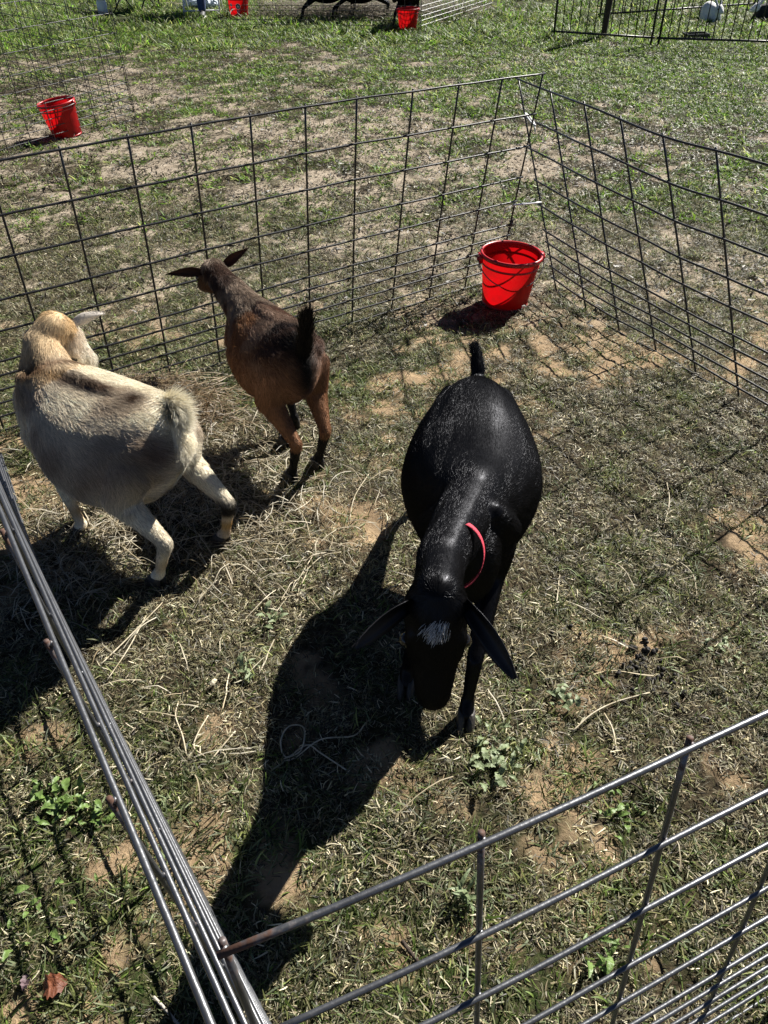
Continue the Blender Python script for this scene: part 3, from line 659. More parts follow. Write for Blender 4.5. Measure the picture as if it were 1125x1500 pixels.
def spray(parent, base, axis, back, n, lmin, lmax, a0, a1, side, droop, cols, seed, rad=.00036):
    rg = np.random.default_rng(seed); axis = np.asarray(axis, float); back = unit(back); lat = np.cross(back, (0, 0, 1)); k = len(axis) - 1
    t = rg.random(n) ** .8; i = np.minimum((t * k).astype(int), k - 1); fr = (t * k - i)[:, None]; P = axis[i] * (1 - fr) + axis[i + 1] * fr
    cl = rg.integers(60, size=n); ca_ = rg.uniform(0, 1, 60)[cl]; cs = rg.normal(0, 1, 60)[cl]
    ang = np.radians(a0 + (a1 - a0) * np.clip(.75 * ca_ + .25 * rg.random(n) + .25 * (t - .5), 0, 1)); sd = side * (.7 * cs + .5 * rg.normal(size=n))
    D = np.cos(ang)[:, None] * back + np.sin(ang)[:, None] * np.array([0, 0, 1.]) + sd[:, None] * lat; D /= np.linalg.norm(D, axis=1, keepdims=True); L_ = rg.uniform(lmin, lmax, n) * (.75 + .4 * np.sin(np.clip(ang, 0, 3)))
    curl = (cs * .25)[:, None] * lat + np.array([0, 0, -droop])
    pts = np.stack([P + D * (L_ * q)[:, None] + (curl + back * .25) * (L_ * q * q)[:, None] for q in (0, .25, .5, .75, 1)], 1) - base
    cu_ = bpy.data.hair_curves.new('tail_hair'); cu_.add_curves([5] * n); cu_.position_data.foreach_set('vector', pts.astype(np.float32).ravel())
    ra = cu_.attributes.get('radius') or cu_.attributes.new('radius', 'FLOAT', 'POINT'); ra.data.foreach_set('value', np.tile(np.array([1, 1, .9, .7, .25], np.float32) * rad, n))
    C = np.array(cols)[rg.integers(len(cols), size=n)] * rg.uniform(.8, 1.2, (n, 1)); at = cu_.attributes.new('Col', 'FLOAT_COLOR', 'CURVE'); at.data.foreach_set('color', np.concatenate([np.clip(C, 0, 1), np.ones((n, 1))], 1).astype(np.float32).ravel())
    cu_.materials.append(M['fur']); o = bpy.data.objects.new('tail_hair', cu_); COL.objects.link(o); o.parent = parent; o['kind'] = 'stuff'
spray(wg_root, wgi['base'], [(-.505, 1.527, .468), (-.491, 1.515, .498), (-.484, 1.508, .534)], (.82, -.57, 0), 5200, .035, .074, -35, 105, .16, .25, WH, 31)
spray(wg_root, wgi['base'], [(-.489, 1.513, .47), (-.487, 1.513, .42)], (.82, -.57, 0), 900, .03, .065, -75, 10, .35, .35, WH[1:], 32)
brush(br_root, bri['base'], [(-.222, 1.905, .40), (-.208, 1.888, .48), (-.200, 1.880, .53)], 2400, .05, .095, .09, .02, [(.008, .007, .006), (.014, .010, .008)], M['fur'], 33, up=.9)
brush(bg_root, bgi['base'], [(.243, 1.735, .495), (.243, 1.752, .515), (.238, 1.765, .53)], 700, .015, .028, .5, .2, [(.006, .006, .006)], M['fur_black'], 34, up=.9)

# collar on the black goat, and its white tuft
def collar():
    a, b = bgi['nb'], bgi['occ']; c = a + (b - a) * .50 + np.array([.010, .008, .004]); axn = unit(b - a)
    e1 = unit(np.cross(axn, (0, 0, 1))); e2 = np.cross(e1, axn); n = 40; V = []; r0 = .053
    tilt = 1.1
    for i in range(n):
        q = i / n * 2 * np.pi
        for wdt, rr in ((-.007, r0), (.007, r0), (.007, r0 + .002), (-.007, r0 + .002)):
            V.append(c + e1 * rr * math.cos(q) + e2 * rr * 1.02 * math.sin(q) + axn * (wdt - tilt * r0 * .5 * math.sin(q)))
    F = []
    for i in range(n):
        for j in range(4):
            k = (i + 1) % n; F.append((i * 4 + j, i * 4 + (j + 1) % 4, k * 4 + (j + 1) % 4, k * 4 + j))
    mk('collar', V, F, M['collar'], bg_root, off=bgi['base'])
collar()
def tuft():
    p = bgi['poll'] + bgi['hx'] * .055 + bgi['br'] * .016; rg = np.random.default_rng(2); n = 520
    a = rg.normal(size=(n, 2)) * np.array([.006, .008]); P = p + a[:, :1] * bgi['hx'] + a[:, 1:] * bgi['lat'] - bgi['br'] * (np.abs(a[:, 1:]) * .25 + .004)
    D = bgi['hx'] * .55 + bgi['br'] * .35 + bgi['lat'] * .5 + rg.normal(size=(n, 3)) * .22 + bgi['lat'] * (a[:, 1:] * 12); D /= np.linalg.norm(D, axis=1, keepdims=True); L_ = rg.uniform(.008, .017, n)
    pts = np.stack([P + D * (L_ * t)[:, None] + np.array([0, 0, -.4]) * (L_ * t * t)[:, None] for t in (0, .35, .7, 1)], 1) - bgi['base']
    cu_ = bpy.data.hair_curves.new('forehead_tuft'); cu_.add_curves([4] * n); cu_.position_data.foreach_set('vector', pts.astype(np.float32).ravel())
    ra = cu_.attributes.get('radius') or cu_.attributes.new('radius', 'FLOAT', 'POINT'); ra.data.foreach_set('value', np.tile(np.array([.0003, .0003, .00028, .00015], np.float32), n))
    ca = cu_.attributes.new('Col', 'FLOAT_COLOR', 'CURVE'); C = np.where((rg.random(n) < .6)[:, None], np.array([[.7, .7, .68]]), np.array([[.05, .05, .05]]))
    ca.data.foreach_set('color', np.concatenate([C, np.ones((n, 1))], 1).astype(np.float32).ravel()); cu_.materials.append(M['fur'])
    o = bpy.data.objects.new('forehead_tuft', cu_); COL.objects.link(o); o.parent = bg_root; o['kind'] = 'stuff'; o['label'] = 'small white tuft of hair on the black forehead'
tuft()

# ------------------------------------------------------------------ buckets
def bucket(label, loc, rz=0, bail_ang=-70, tilt=(0, 0), k=1.0, stickers=False):
    root = empty('bucket', loc, rz); root.rotation_euler = (tilt[0], tilt[1], rz)
    tag(root, label, 'bucket', 'red plastic buckets')
    h, rb, rt = .232 * k, .103 * k, .131 * k
    def rr(z): return rb + (rt - rb) * z / h
    MB().lathe([(.001, .004), (rb - .006, .004), (rb, .008)] + [(rr(z), z) for z in np.linspace(.014, h, 8)], 48).obj('shell', M['red_plastic'], root)
    MB().lathe([(rt - .003, h - .004), (rt + .004, h - .012), (rt + .008, h - .012), (rt + .009, h - .002), (rt + .007, h + .004), (rt + .001, h + .005), (rt - .003, h + .001), (rt - .003, h - .004)], 48).obj('rim', M['red_solid'], root)
    MB().lathe([(rr(h - .045) + .0005, h - .048), (rr(h - .04) + .003, h - .045), (rr(h - .037) + .003, h - .041), (rr(h - .035) + .0005, h - .038)], 48).obj('rib', M['red_solid'], root)
    MB().lathe([(rb - .004, 0), (rb + .002, 0), (rb + .002, .010), (rb - .002, .010)], 40).obj('foot_ring', M['red_solid'], root)
    for q in (1, -1):
        MB().box((q * (rt + .009), 0, h - .018), (.016, .03, .036)).tube([(q * (rt + .006), 0, h - .02), (q * (rt + .024), 0, h - .02)], .007, 10).obj('handle_lug', M['red_solid'], root)
    a = np.linspace(0, np.pi, 26); ba = R(bail_ang); R_ = rt + .019
    path = np.stack([R_ * np.cos(a), (R_ * .97 * np.sin(a)) * -math.cos(ba), h - .02 + R_ * .97 * np.sin(a) * math.sin(ba)], 1)
    MB().tube(path, .0024, 6).obj('bail', M['steel'], root)
    if stickers:
        def disc(ang, z, r, m, nm, kx=1, out=.0015):
            mb = MB(); n = 20; q = np.arange(n) / n * 2 * np.pi
            R1 = rr(z) + out; V = [(math.cos(R(ang) + r * kx * math.cos(t) / R1) * (R1 + r * math.sin(t) * .12), math.sin(R(ang) + r * kx * math.cos(t) / R1) * (R1 + r * math.sin(t) * .12), z + r * math.sin(t)) for t in q]
            mb.add(V, [tuple(range(n))]); mb.obj(nm, m, root, smooth=False)
        disc(-85, .145, .034, M['print_white'], 'round_emblem'); disc(-85, .145, .027, M['print_dark'], 'round_emblem', 1, .0022); disc(-85, .145, .013, M['print_white'], 'round_emblem', 1.2, .003)
        disc(-85, .09, .018, M['print_pink'], 'label_patch', 1.4); disc(-128, .16, .020, M['print_white'], 'round_emblem'); disc(-128, .11, .022, M['print_pink'], 'label_patch', .8)
    return root
bucket('red bucket inside the goat pen corner, at the tail of the black goat', (.548, 3.205, .002), R(8), -42, tilt=(R(1.5), R(3)), k=.955)
bucket('red bucket on grey ground inside the upper left pen', (-2.32, 6.27, .002), R(-10), 0, tilt=(R(4), R(-6)))
bucket('red bucket standing beside the far hay pen, black goat over it', (.40, 11.16, .002), R(20), -60)
bucket('red bucket with round stickers beside the jeans leg and chair', (-1.88, 12.60, .002), R(0), -60, stickers=True, k=1.12)

# ------------------------------------------------------------------ grass
def gn_scatter(name, src):
    ng = bpy.data.node_groups.new('scatter_' + name, 'GeometryNodeTree')
    ng.interface.new_socket('Geometry', in_out='INPUT', socket_type='NodeSocketGeometry'); ng.interface.new_socket('Geometry', in_out='OUTPUT', socket_type='NodeSocketGeometry')
    N = ng.nodes; L = ng.links; gi = N.new('NodeGroupInput'); go = N.new('NodeGroupOutput'); ip = N.new('GeometryNodeInstanceOnPoints'); oi = N.new('GeometryNodeObjectInfo'); oi.inputs[0].default_value = src
    m2p = N.new('GeometryNodeMeshToPoints'); L.new(gi.outputs[0], m2p.inputs[0]); L.new(m2p.outputs[0], ip.inputs['Points']); L.new(oi.outputs['Geometry'], ip.inputs['Instance'])
    for at, sk, ty in (('rot', 'Rotation', 'FLOAT_VECTOR'), ('scl', 'Scale', 'FLOAT_VECTOR')):
        na = N.new('GeometryNodeInputNamedAttribute'); na.data_type = ty; na.inputs['Name'].default_value = at
        L.new([o for o in na.outputs if o.enabled and o.name == 'Attribute'][0], ip.inputs[sk])
    L.new(ip.outputs[0], go.inputs[0]); return ng
def clump(name, nb, rad, lmin, lmax, wd, lay, cols, mat_, curl=.5, seed=0, segs=3):
    """tuft of bent tapered blades; lay 0 = upright, 1 = flat"""
    rg = np.random.default_rng(seed); V = []; F = []; C = []; n = 0
    for i in range(nb):
        a = rg.uniform(0, 2 * np.pi); rr = rad * math.sqrt(rg.random()); p = np.array([rr * math.cos(a), rr * math.sin(a), -.004 + rg.uniform(0, .006) * lay])
        az = rg.uniform(0, 2 * np.pi); L_ = rg.uniform(lmin, lmax); el = (1 - np.clip(rg.normal(lay, .18), 0, 1)) * np.pi / 2; c = np.array(cols[rg.integers(len(cols))]) * rg.uniform(.45, 1.55)
        wdt = wd * rg.uniform(.5, 1.6); cv = rg.normal(0, curl); tw = rg.uniform(-.9, .9)
        d_ = np.array([math.cos(az) * math.cos(el), math.sin(az) * math.cos(el), math.sin(el)])
        for k in range(segs + 1):
            t = k / segs; sd = np.array([-math.sin(az + tw * .5), math.cos(az + tw * .5), .6 * math.sin(tw)]); ww = wdt * .5 * (1 - .8 * t ** 2)
            V += [p - sd * ww, p + sd * ww]; C += [c * (.8 + .3 * t)] * 2
            if k < segs:
                az += cv / segs; el = max(el - .55 * (1 - lay * .7) / segs - rg.uniform(0, .15), -.12 if p[2] > .006 else .03)
                p = p + np.array([math.cos(az) * math.cos(el), math.sin(az) * math.cos(el), math.sin(el)]) * L_ / segs
        for k in range(segs): b_ = n + 2 * k; F.append((b_, b_ + 1, b_ + 3, b_ + 2))
        n += 2 * (segs + 1)
    o = mk(name, V, F, mat_, attrs={'Col': np.clip(np.array(C), 0, 1)}); COL.objects.unlink(o); return o
def blade_mat(name, transl):
    m = mat(name, rough=.5, spec=.4, attr='Col', transl=transl); t = m.node_tree; N = t.nodes; L = t.links
    a = [n for n in N if n.type == 'ATTRIBUTE'][0]; oi = N.new('ShaderNodeObjectInfo'); mr = N.new('ShaderNodeMapRange'); mr.inputs[3].default_value = .38; mr.inputs[4].default_value = 1.45
    L.new(oi.outputs['Random'], mr.inputs[0]); vm = N.new('ShaderNodeVectorMath'); vm.operation = 'SCALE'
    dst = [l.to_socket for l in L if l.from_node == a]
    L.new(a.outputs['Color'], vm.inputs[0]); L.new(mr.outputs[0], vm.inputs['Scale'])
    for d in dst: L.new(vm.outputs[0], d)
    return m
M['blade'] = blade_mat('grass_blade', .3); M['blade_green'] = blade_mat('green_grass_blade', .5)
TAN = [(.42, .36, .22), (.28, .23, .14), (.60, .54, .38), (.24, .22, .10), (.17, .13, .075), (.32, .29, .18), (.06, .045, .03), (.03, .024, .018), (.27, .26, .17)]
GRN = [(.13, .20, .04), (.18, .26, .06), (.26, .29, .10), (.05, .08, .02), (.19, .22, .07), (.25, .25, .11), (.20, .24, .13), (.02, .03, .012)]
OLV = [(.20, .20, .09), (.14, .15, .065), (.27, .25, .14), (.34, .31, .19), (.035, .03, .02)]
BRT = [(.15, .30, .03), (.21, .35, .04), (.10, .21, .025), (.27, .38, .06), (.36, .40, .12), (.04, .08, .015), (.03, .05, .01)]
def scatter(name, label, src_args, xy, smin, smax, seed, tilt=.12):
    rg = np.random.default_rng(seed); src = clump('tuft_' + name, **src_args)
    n = len(xy); z = f_h(xy[:, 0], xy[:, 1]); s = rg.uniform(smin, smax, (n, 1)) * np.ones((1, 3)); s[:, 2] *= rg.uniform(.7, 1.3, n)
    rot = np.stack([rg.normal(0, tilt, n), rg.normal(0, tilt, n), rg.uniform(0, 6.28, n)], 1)
    me = bpy.data.meshes.new(name); me.from_pydata(np.concatenate([xy, z[:, None]], 1).tolist(), [], [])
    for k, a in (('rot', rot), ('scl', s)):
        at = me.attributes.new(k, 'FLOAT_VECTOR', 'POINT'); at.data.foreach_set('vector', a.astype(np.float32).ravel())
    o = bpy.data.objects.new(name, me); COL.objects.link(o); md = o.modifiers.new('scatter', 'NODES'); md.node_group = gn_scatter(name, src)
    tag(o, label, 'grass', kind='stuff'); return o
def pts_in(n, y0, y1, seed, marg=.5, k=.50, pw=1.0):
    rg = np.random.default_rng(seed); y = y0 + (y1 - y0) * rg.random(n * 3) ** pw; hwid = k * (.772 * y + .92) + marg; xm = k * (.772 * y1 + .92) + marg
    x = rg.uniform(-xm, xm, n * 3); q = np.abs(x) < hwid; return np.stack([x[q], y[q]], 1)[:n]
def thin(p, prob, seed): return p[np.random.default_rng(seed).random(len(p)) < prob]
for i in range(3):       # near zone: matted dry thatch
    p = pts_in(12500, .05, 4.6, 100 + i); b_ = f_bare(p[:, 0], p[:, 1]); pp = thin(p, np.clip(.72 - .66 * b_ - .25 * f_green(p[:, 0], p[:, 1]), .08, 1), 5 + i)
    scatter('dry_grass', 'matted dry grass lying over the pen floor', dict(nb=66, rad=.046, lmin=.008, lmax=.026, wd=.0017, lay=(.85, .72, .6)[i], cols=TAN + (OLV if i else []), mat_=M['blade'], seed=20 + i), pp, .7, 1.25, 40 + i)
for i in range(2):
    p = pts_in(9000, .05, 4.8, 200 + i); g = f_green(p[:, 0], p[:, 1]) * (1 - .7 * f_bare(p[:, 0], p[:, 1])); pp = thin(p, np.clip(.24 + .85 * g, 0, 1), 8 + i)
    scatter('green_grass', 'short green grass blades among the dry thatch', dict(nb=34, rad=.04, lmin=.014, lmax=.042, wd=.0026, lay=.55, cols=GRN + OLV[:3], mat_=M['blade_green'], seed=30 + i), pp, .6, 1.2, 50 + i)
for i in range(2):       # middle distance
    p = pts_in(9000, 4.2, 10.5, 300 + i, 1.0); b_ = f_bare(p[:, 0], p[:, 1]); pp = thin(p, np.clip(.85 - .75 * b_ - .55 * f_green(p[:, 0], p[:, 1]), .15, 1), 15 + i)
    scatter('dry_grass', 'matted dry grass over the middle of the field', dict(nb=46, rad=.08, lmin=.014, lmax=.036, wd=.0040, lay=.78, cols=TAN + OLV + [(.05, .04, .025), (.025, .02, .015), (.04, .035, .02), (.03, .03, .015)], mat_=M['blade'], seed=60 + i), pp, .7, 1.3, 70 + i)
    p = pts_in(9000, 4.2, 11.5, 400 + i, 1.0); g = f_green(p[:, 0], p[:, 1]) * (1 - .7 * f_bare(p[:, 0], p[:, 1])); pp = thin(p, np.clip(.08 + 1.1 * g, .02, 1), 25 + i)
    scatter('green_grass', 'bright green grass growing over the field', dict(nb=40, rad=.07, lmin=.02, lmax=.052, wd=.005, lay=.6, cols=BRT + GRN[:2], mat_=M['blade_green'], seed=80 + i), pp, .7, 1.35, 90 + i)
p = pts_in(11000, 10, 24, 500, 2.0); g = f_green(p[:, 0], p[:, 1]); pp = thin(p, .25 + .75 * g, 35)
scatter('green_grass', 'green grass at the far side of the field', dict(nb=46, rad=.13, lmin=.05, lmax=.11, wd=.007, lay=.5, cols=BRT + GRN, mat_=M['blade_green'], seed=98), pp, .8, 1.4, 99)

for i in range(2):
    p = pts_in(9000, 3.0, 11.0, 600 + i, 1.0); b_ = f_bare(p[:, 0], p[:, 1]); pp = thin(p, .25 + .55 * b_, 615 + i)
    scatter('leaf_litter', 'dark dry litter scattered over the pale soil', dict(nb=16, rad=.08, lmin=.010, lmax=.034, wd=(.008, .0045)[i], lay=.88, cols=[(.035, .027, .018), (.06, .045, .03), (.02, .016, .012), (.11, .09, .06), (.05, .055, .025)], mat_=M['blade'], seed=160 + i, segs=2), pp, .7, 1.3, 170 + i)

# loose hay: ribbons lying over one another
def hay(name, label, centres, n, lmin, lmax, wd, seed, zlift=.02, cols=None):
    rg = np.random.default_rng(seed); V = []; F = []; C = []; k0 = 0
    for i in range(n):
        cx, cy, rx, ry = centres[rg.integers(len(centres))]; x, y = rg.normal(cx, rx), rg.normal(cy, ry); az = rg.uniform(0, 6.28); L_ = rg.uniform(lmin, lmax); cv = rg.normal(0, .45); m = 6; w_ = wd * rg.uniform(.6, 1.3); c = np.array(cols[rg.integers(len(cols))]) * rg.uniform(.7, 1.25)
        zb = rg.uniform(.004, zlift); arch = rg.uniform(0, .02); tz = rg.normal(0, .10)
        for k in range(m):
            t = k / (m - 1); z = f_h(np.array([x]), np.array([y]))[0] + zb + arch * math.sin(t * math.pi) + max(-zb * .7, tz * L_ * (t - .5)); sd = np.array([-math.sin(az), math.cos(az), rg.normal(0, .3)]) * w_ * .5
            V += [np.array([x, y, z]) - sd, np.array([x, y, z + .0006]) + sd]; C += [c, c]
            az += cv / m + rg.normal(0, .12); x += math.cos(az) * L_ / m; y += math.sin(az) * L_ / m
        for k in range(m - 1): b_ = k0 + 2 * k; F.append((b_, b_ + 1, b_ + 3, b_ + 2))
        k0 += 2 * m
    o = mk(name, V, F, M['blade'], attrs={'Col': np.clip(np.array(C), 0, 1)}); tag(o, label, 'hay', kind='stuff'); return o
HAY = [(.58, .51, .37), (.46, .39, .26), (.66, .60, .46), (.34, .27, .16), (.52, .48, .38), (.10, .08, .05)]
hay('loose_hay', 'loose hay strewn under the white and brown goats', [(-.70, 1.75, .16, .16), (-.55, 1.95, .16, .16), (-.42, 1.75, .14, .16), (-.80, 2.0, .15, .15), (-.85, 1.55, .1, .12)], 2600, .04, .14, .0020, 11, .03, HAY)
hay('hay_heap', 'heap of brown hay against the wire under the cream white goat head', [(-.84, 2.33, .09, .05), (-.74, 2.33, .08, .06), (-.90, 2.28, .08, .05), (-.66, 2.22, .1, .09)], 1500, .06, .20, .0022, 12, .10, [(.36, .25, .13), (.28, .19, .10), (.44, .34, .2), (.2, .14, .08)])
hay('hay_strands', 'scattered hay strands over the middle of the pen', [(-.30, 1.55, .18, .2), (-.45, 1.25, .12, .15), (-.1, 1.55, .15, .2), (.5, 1.1, .2, .2), (-.5, 1.05, .1, .12), (.2, .8, .3, .2)], 90, .06, .18, .0022, 13, .012, HAY)
hay('hay_heap', 'grey hay heap in the far pen behind wire', [(-.75, 12.6, .35, .2), (-.3, 12.7, .4, .2), (-1.2, 12.8, .4, .3), (.2, 12.6, .3, .3), (.8, 12.7, .35, .4), (-.1, 12.2, .3, .2)], 3600, .12, .35, .008, 14, .16, [(.40, .34, .25), (.30, .25, .18), (.46, .41, .32)])

rg = np.random.default_rng(77); hp = np.stack([rg.normal(-.82, .075, 46), rg.normal(2.33, .045, 46)], 1)
scatter('dead_grass', 'tall brown dead grass tuft sticking up by the fence beside the cream white goat head', dict(nb=26, rad=.03, lmin=.07, lmax=.17, wd=.0024, lay=.25, cols=[(.26, .18, .10), (.18, .12, .07), (.40, .31, .18), (.07, .05, .03), (.36, .20, .08)], mat_=M['blade'], seed=120, segs=4), hp, .7, 1.15, 121)

# ------------------------------------------------------------------ small things on the ground
def G(px, py, z=0.):                       # sight line of a photo pixel met with height z
    X = (px - 562.5) / 1125; Y = (750 - py) / 1125; dv = _fw + cr * X + cu * Y
    t = (z - CAMH) / dv.z; return np.array([dv.x * t, dv.y * t, z])
def on_ground(p, dz=0): p = np.array(p, float); p[2] = f_h(np.array([p[0]]), np.array([p[1]]))[0] + dz; return p
LEAFM = []
def leaf_mesh(name, L_, wd, lobes, m_, seed, cup=.25, n=9, arch=.35):
    rg = np.random.default_rng(seed); V = []; F = []
    for i in range(n):
        t = i / (n - 1); w_ = wd * (math.sin(min(1, t * .92 + .05) * math.pi) ** .8) * (1 + lobes * math.sin(t * 26 + rg.uniform(-.4, .4)) * 1.6) + .0012
        z = L_ * (arch * t * (1 - t) * 1.6 - .12 * t * t) + rg.normal(0, .0012)
        for j in (-1, -.5, 0, .5, 1): V.append((L_ * t, w_ * .5 * j, z + cup * w_ * abs(j) * .5 + rg.normal(0, .0006)))
    for i in range(n - 1):
        for j in range(4): q = i * 5 + j; F.append((q, q + 1, q + 6, q + 5))
    me = bpy.data.meshes.new(name); me.from_pydata(V, [], F); me.polygons.foreach_set('use_smooth', np.ones(len(F), bool)); me.materials.append(m_); return me
def weed(px, py, nl, L_, wd, lobes, m_, label, seed, el=(10, 50), spread=.01):
    rg = np.random.default_rng(seed); p = on_ground(G(px, py)); root = empty('weed_plant', p); tag(root, label, 'weed', 'weeds on the pen floor')
    ms = [leaf_mesh('leaf', L_, wd, lobes, M[m_], seed * 10 + i) for i in range(3)]
    for i in range(nl):
        if i % 5 == 4: continue
        o = bpy.data.objects.new('leaf', ms[i % 3]); COL.objects.link(o); o.parent = root; a = i * 2.399 + rg.uniform(-.4, .4); e = R(rg.uniform(*el)); o.rotation_euler = (rg.uniform(-.4, .4), -e, a)
        k = rg.uniform(.45, 1.0); o.scale = (k, k * rg.uniform(.8, 1.2), k); o.location = (rg.normal(0, spread), rg.normal(0, spread), .004 + rg.uniform(0, .012))
weed(85, 1170, 40, .042, .015, .16, 'leaf_green', 'bright broad leaved weed clump outside the pen, left of the edge on wire panel', 1, spread=.035)
weed(135, 1195, 22, .038, .014, .16, 'leaf_green', 'smaller bright leafy weed touching the edge on wire panel', 2, spread=.02)
weed(722, 1108, 46, .036, .013, .28, 'leaf_pale', 'pale grey green weed rosette in front of the black goat', 3, spread=.034)
weed(682, 1318, 18, .062, .008, .02, 'leaf_pale', 'narrow leaved grassy weed between the two nearest rails of the near panel', 4, el=(20, 65), spread=.010)
weed(400, 905, 14, .036, .011, .12, 'leaf_pale', 'small pale weed rosette beside the shadow of the black goat', 5, spread=.016)
weed(357, 988, 16, .036, .010, .12, 'leaf_pale', 'small weed tuft on sandy soil left of the black goat shadow', 6, spread=.018)
weed(822, 1022, 20, .030, .013, .12, 'leaf_pale', 'pale broad leaved weed next to the dark droppings', 7, spread=.022)
weed(905, 1180, 20, .030, .011, .14, 'leaf_green', 'dark weed behind the tall upright of the near panel', 8, spread=.025)
weed(35, 1330, 22, .034, .014, .06, 'leaf_green', 'clover like weed mat at the left edge above the rust coloured leaf', 9, spread=.05)
weed(880, 1395, 14, .040, .011, .08, 'leaf_green', 'leafy weed seen through the lower rails of the near panel', 10, spread=.025)
weed(1060, 960, 20, .026, .009, .14, 'leaf_pale', 'pale weed above the right end of the near top rail', 11, spread=.025)
def dead_leaf(px, py, L_, wd, m_, rz, label, seed):
    me = leaf_mesh('dead_leaf', L_, wd, .16, M[m_], seed, cup=.5, arch=.5, n=11); o = bpy.data.objects.new('dead_leaf', me); COL.objects.link(o); p = on_ground(G(px, py), .012); o.location = p; o.rotation_euler = (.25, -.12, rz); tag(o, label, 'leaf', 'fallen leaves'); return o
dead_leaf(64, 1452, .040, .036, 'rust_leaf', .3, 'rust red crinkled leaf lying in the lower left corner', 3)
dead_leaf(36, 1452, .026, .013, 'plum_leaf', 1.7, 'small purplish leaf just left of the rust red leaf', 4)
dead_leaf(310, 1010, .022, .010, 'straw', 1.0, 'tiny pale leaf fragment on sandy soil near the two weeds', 5)
dm = bpy.data.meshes.new('dropping'); dm.from_pydata((ICO * np.array([.0075, .0055, .005])).tolist(), [], [tuple(v.index for v in p.verts) for p in ICOF]); dm.materials.append(M['dung']); dm.polygons.foreach_set('use_smooth', np.ones(len(dm.polygons), bool))
rg = np.random.default_rng(5)
dspots = [(rg.normal(942, 18), rg.normal(982, 20)) for i in range(34)] + [(970, 985), (985, 1005), (1000, 1020), (975, 1020), (990, 1038), (835, 922), (808, 932), (848, 935), (905, 990), (880, 995)]
for i, (px, py) in enumerate(dspots):
    o = bpy.data.objects.new('dropping', dm); COL.objects.link(o); o.location = on_ground(G(px, py), .006); o.rotation_euler = tuple(rg.uniform(0, 6, 3)); k = rg.uniform(.8, 1.25); o.scale = (k, k, k)
    tag(o, 'small black goat dropping in the dense dark scatter on the grass' if i < 34 else ('dark goat dropping on bare soil at the right rim of the scatter' if i < 39 else 'stray goat dropping between the black goat ear and the scatter'), 'dropping', 'goat droppings')
STR = [([(507, 1131), (470, 1108), (450, 1095), (420, 1112), (412, 1090), (424, 1066), (446, 1072), (441, 1104), (414, 1114), (432, 1113), (470, 1089), (518, 1083), (536, 1064)], .0021, 'looped straw lying in the shadow of the black goat'),
 ([(607, 737), (592, 758), (576, 776), (566, 792)], .0018, 'bright straw at the flank of the black goat'), ([(458, 818), (446, 842), (428, 868), (402, 903)], .0018, 'long curved straw pointing at the small weed rosette'),
 ([(262, 1030), (258, 1052), (268, 1080), (274, 1108)], .0021, 'forked pale straw right of the edge on panel, upright in the photo'), ([(306, 1052), (291, 1080), (285, 1098), (300, 1112)], .0021, 'hooked pale straw with a bent end'),
 ([(346, 1076), (326, 1098), (306, 1122)], .0022, 'straight flattened straw at the rim of the black goat shadow'), ([(838, 1073), (866, 1050), (900, 1032), (950, 1020)], .0024, 'long pale straw below the droppings'),
 ([(884, 1048), (896, 1072), (903, 1103)], .0026, 'short thick pale straw crossing below the long one'), ([(975, 712), (979, 740), (970, 782)], .0018, 'single upright looking straw right of the black goat'),
 ([(985, 822), (1012, 848), (1020, 884)], .0015, 'thin bent straw above the droppings'), ([(148, 978), (185, 942), (240, 888)], .0022, 'thick straw by the shadow of the cream white goat'), ([(158, 1000), (190, 955), (215, 905)], .0018, 'straw running beside the thick one near the edge on panel'),
 ([(330, 802), (370, 790), (428, 778)], .0018, 'straw at the hind hoof of the cream white goat'), ([(440, 850), (472, 820), (500, 812)], .0016, 'short straw in the sunlit gap between the goats'), ([(412, 800), (450, 792), (495, 800), (520, 812)], .0016, 'wavy straw in the sunlit gap between the goats'),
 ([(540, 700), (520, 735), (512, 765)], .0016, 'curved straw behind the shadow of the black goat hind leg'), ([(1015, 850), (985, 862), (1018, 878)], .0013, 'thin straw with a sharp bend near the right edge')]
for path, r_, lb in STR:
    pp = np.array([on_ground(G(*q), .011 + .004 * math.sin(i * 2.1)) for i, q in enumerate(path)]); v, f = tube(crom(pp, 5), r_ * .8, 6); o = mk('straw', v, f, M['straw']); tag(o, lb, 'straw', 'loose straws on the pen floor')
M['bark'] = mat('bark', (.05, .035, .025), .9, bump=.5, bscale=150); M['pale_bark'] = mat('pale_bark', (.42, .38, .33), .8, bump=.5, bscale=150)
for path, r_, m_, lb in [([(922, 1150), (965, 1178), (1008, 1202)], .0022, 'bark', 'dark twig lying behind the tall upright of the near panel'), ([(589, 1380), (600, 1395), (612, 1410)], .0035, 'bark', 'short brown twig seen below the nearest top rail'), ([(226, 1462), (245, 1482), (268, 1510)], .0028, 'pale_bark', 'pale stick at the lower edge beside the edge on panel')]:
    pp = np.array([on_ground(G(*q), .009) for q in path]); v, f = tube(crom(pp, 4), r_, 7); o = mk('twig', v, f, M[m_]); tag(o, lb, 'twig', 'twigs on the ground')
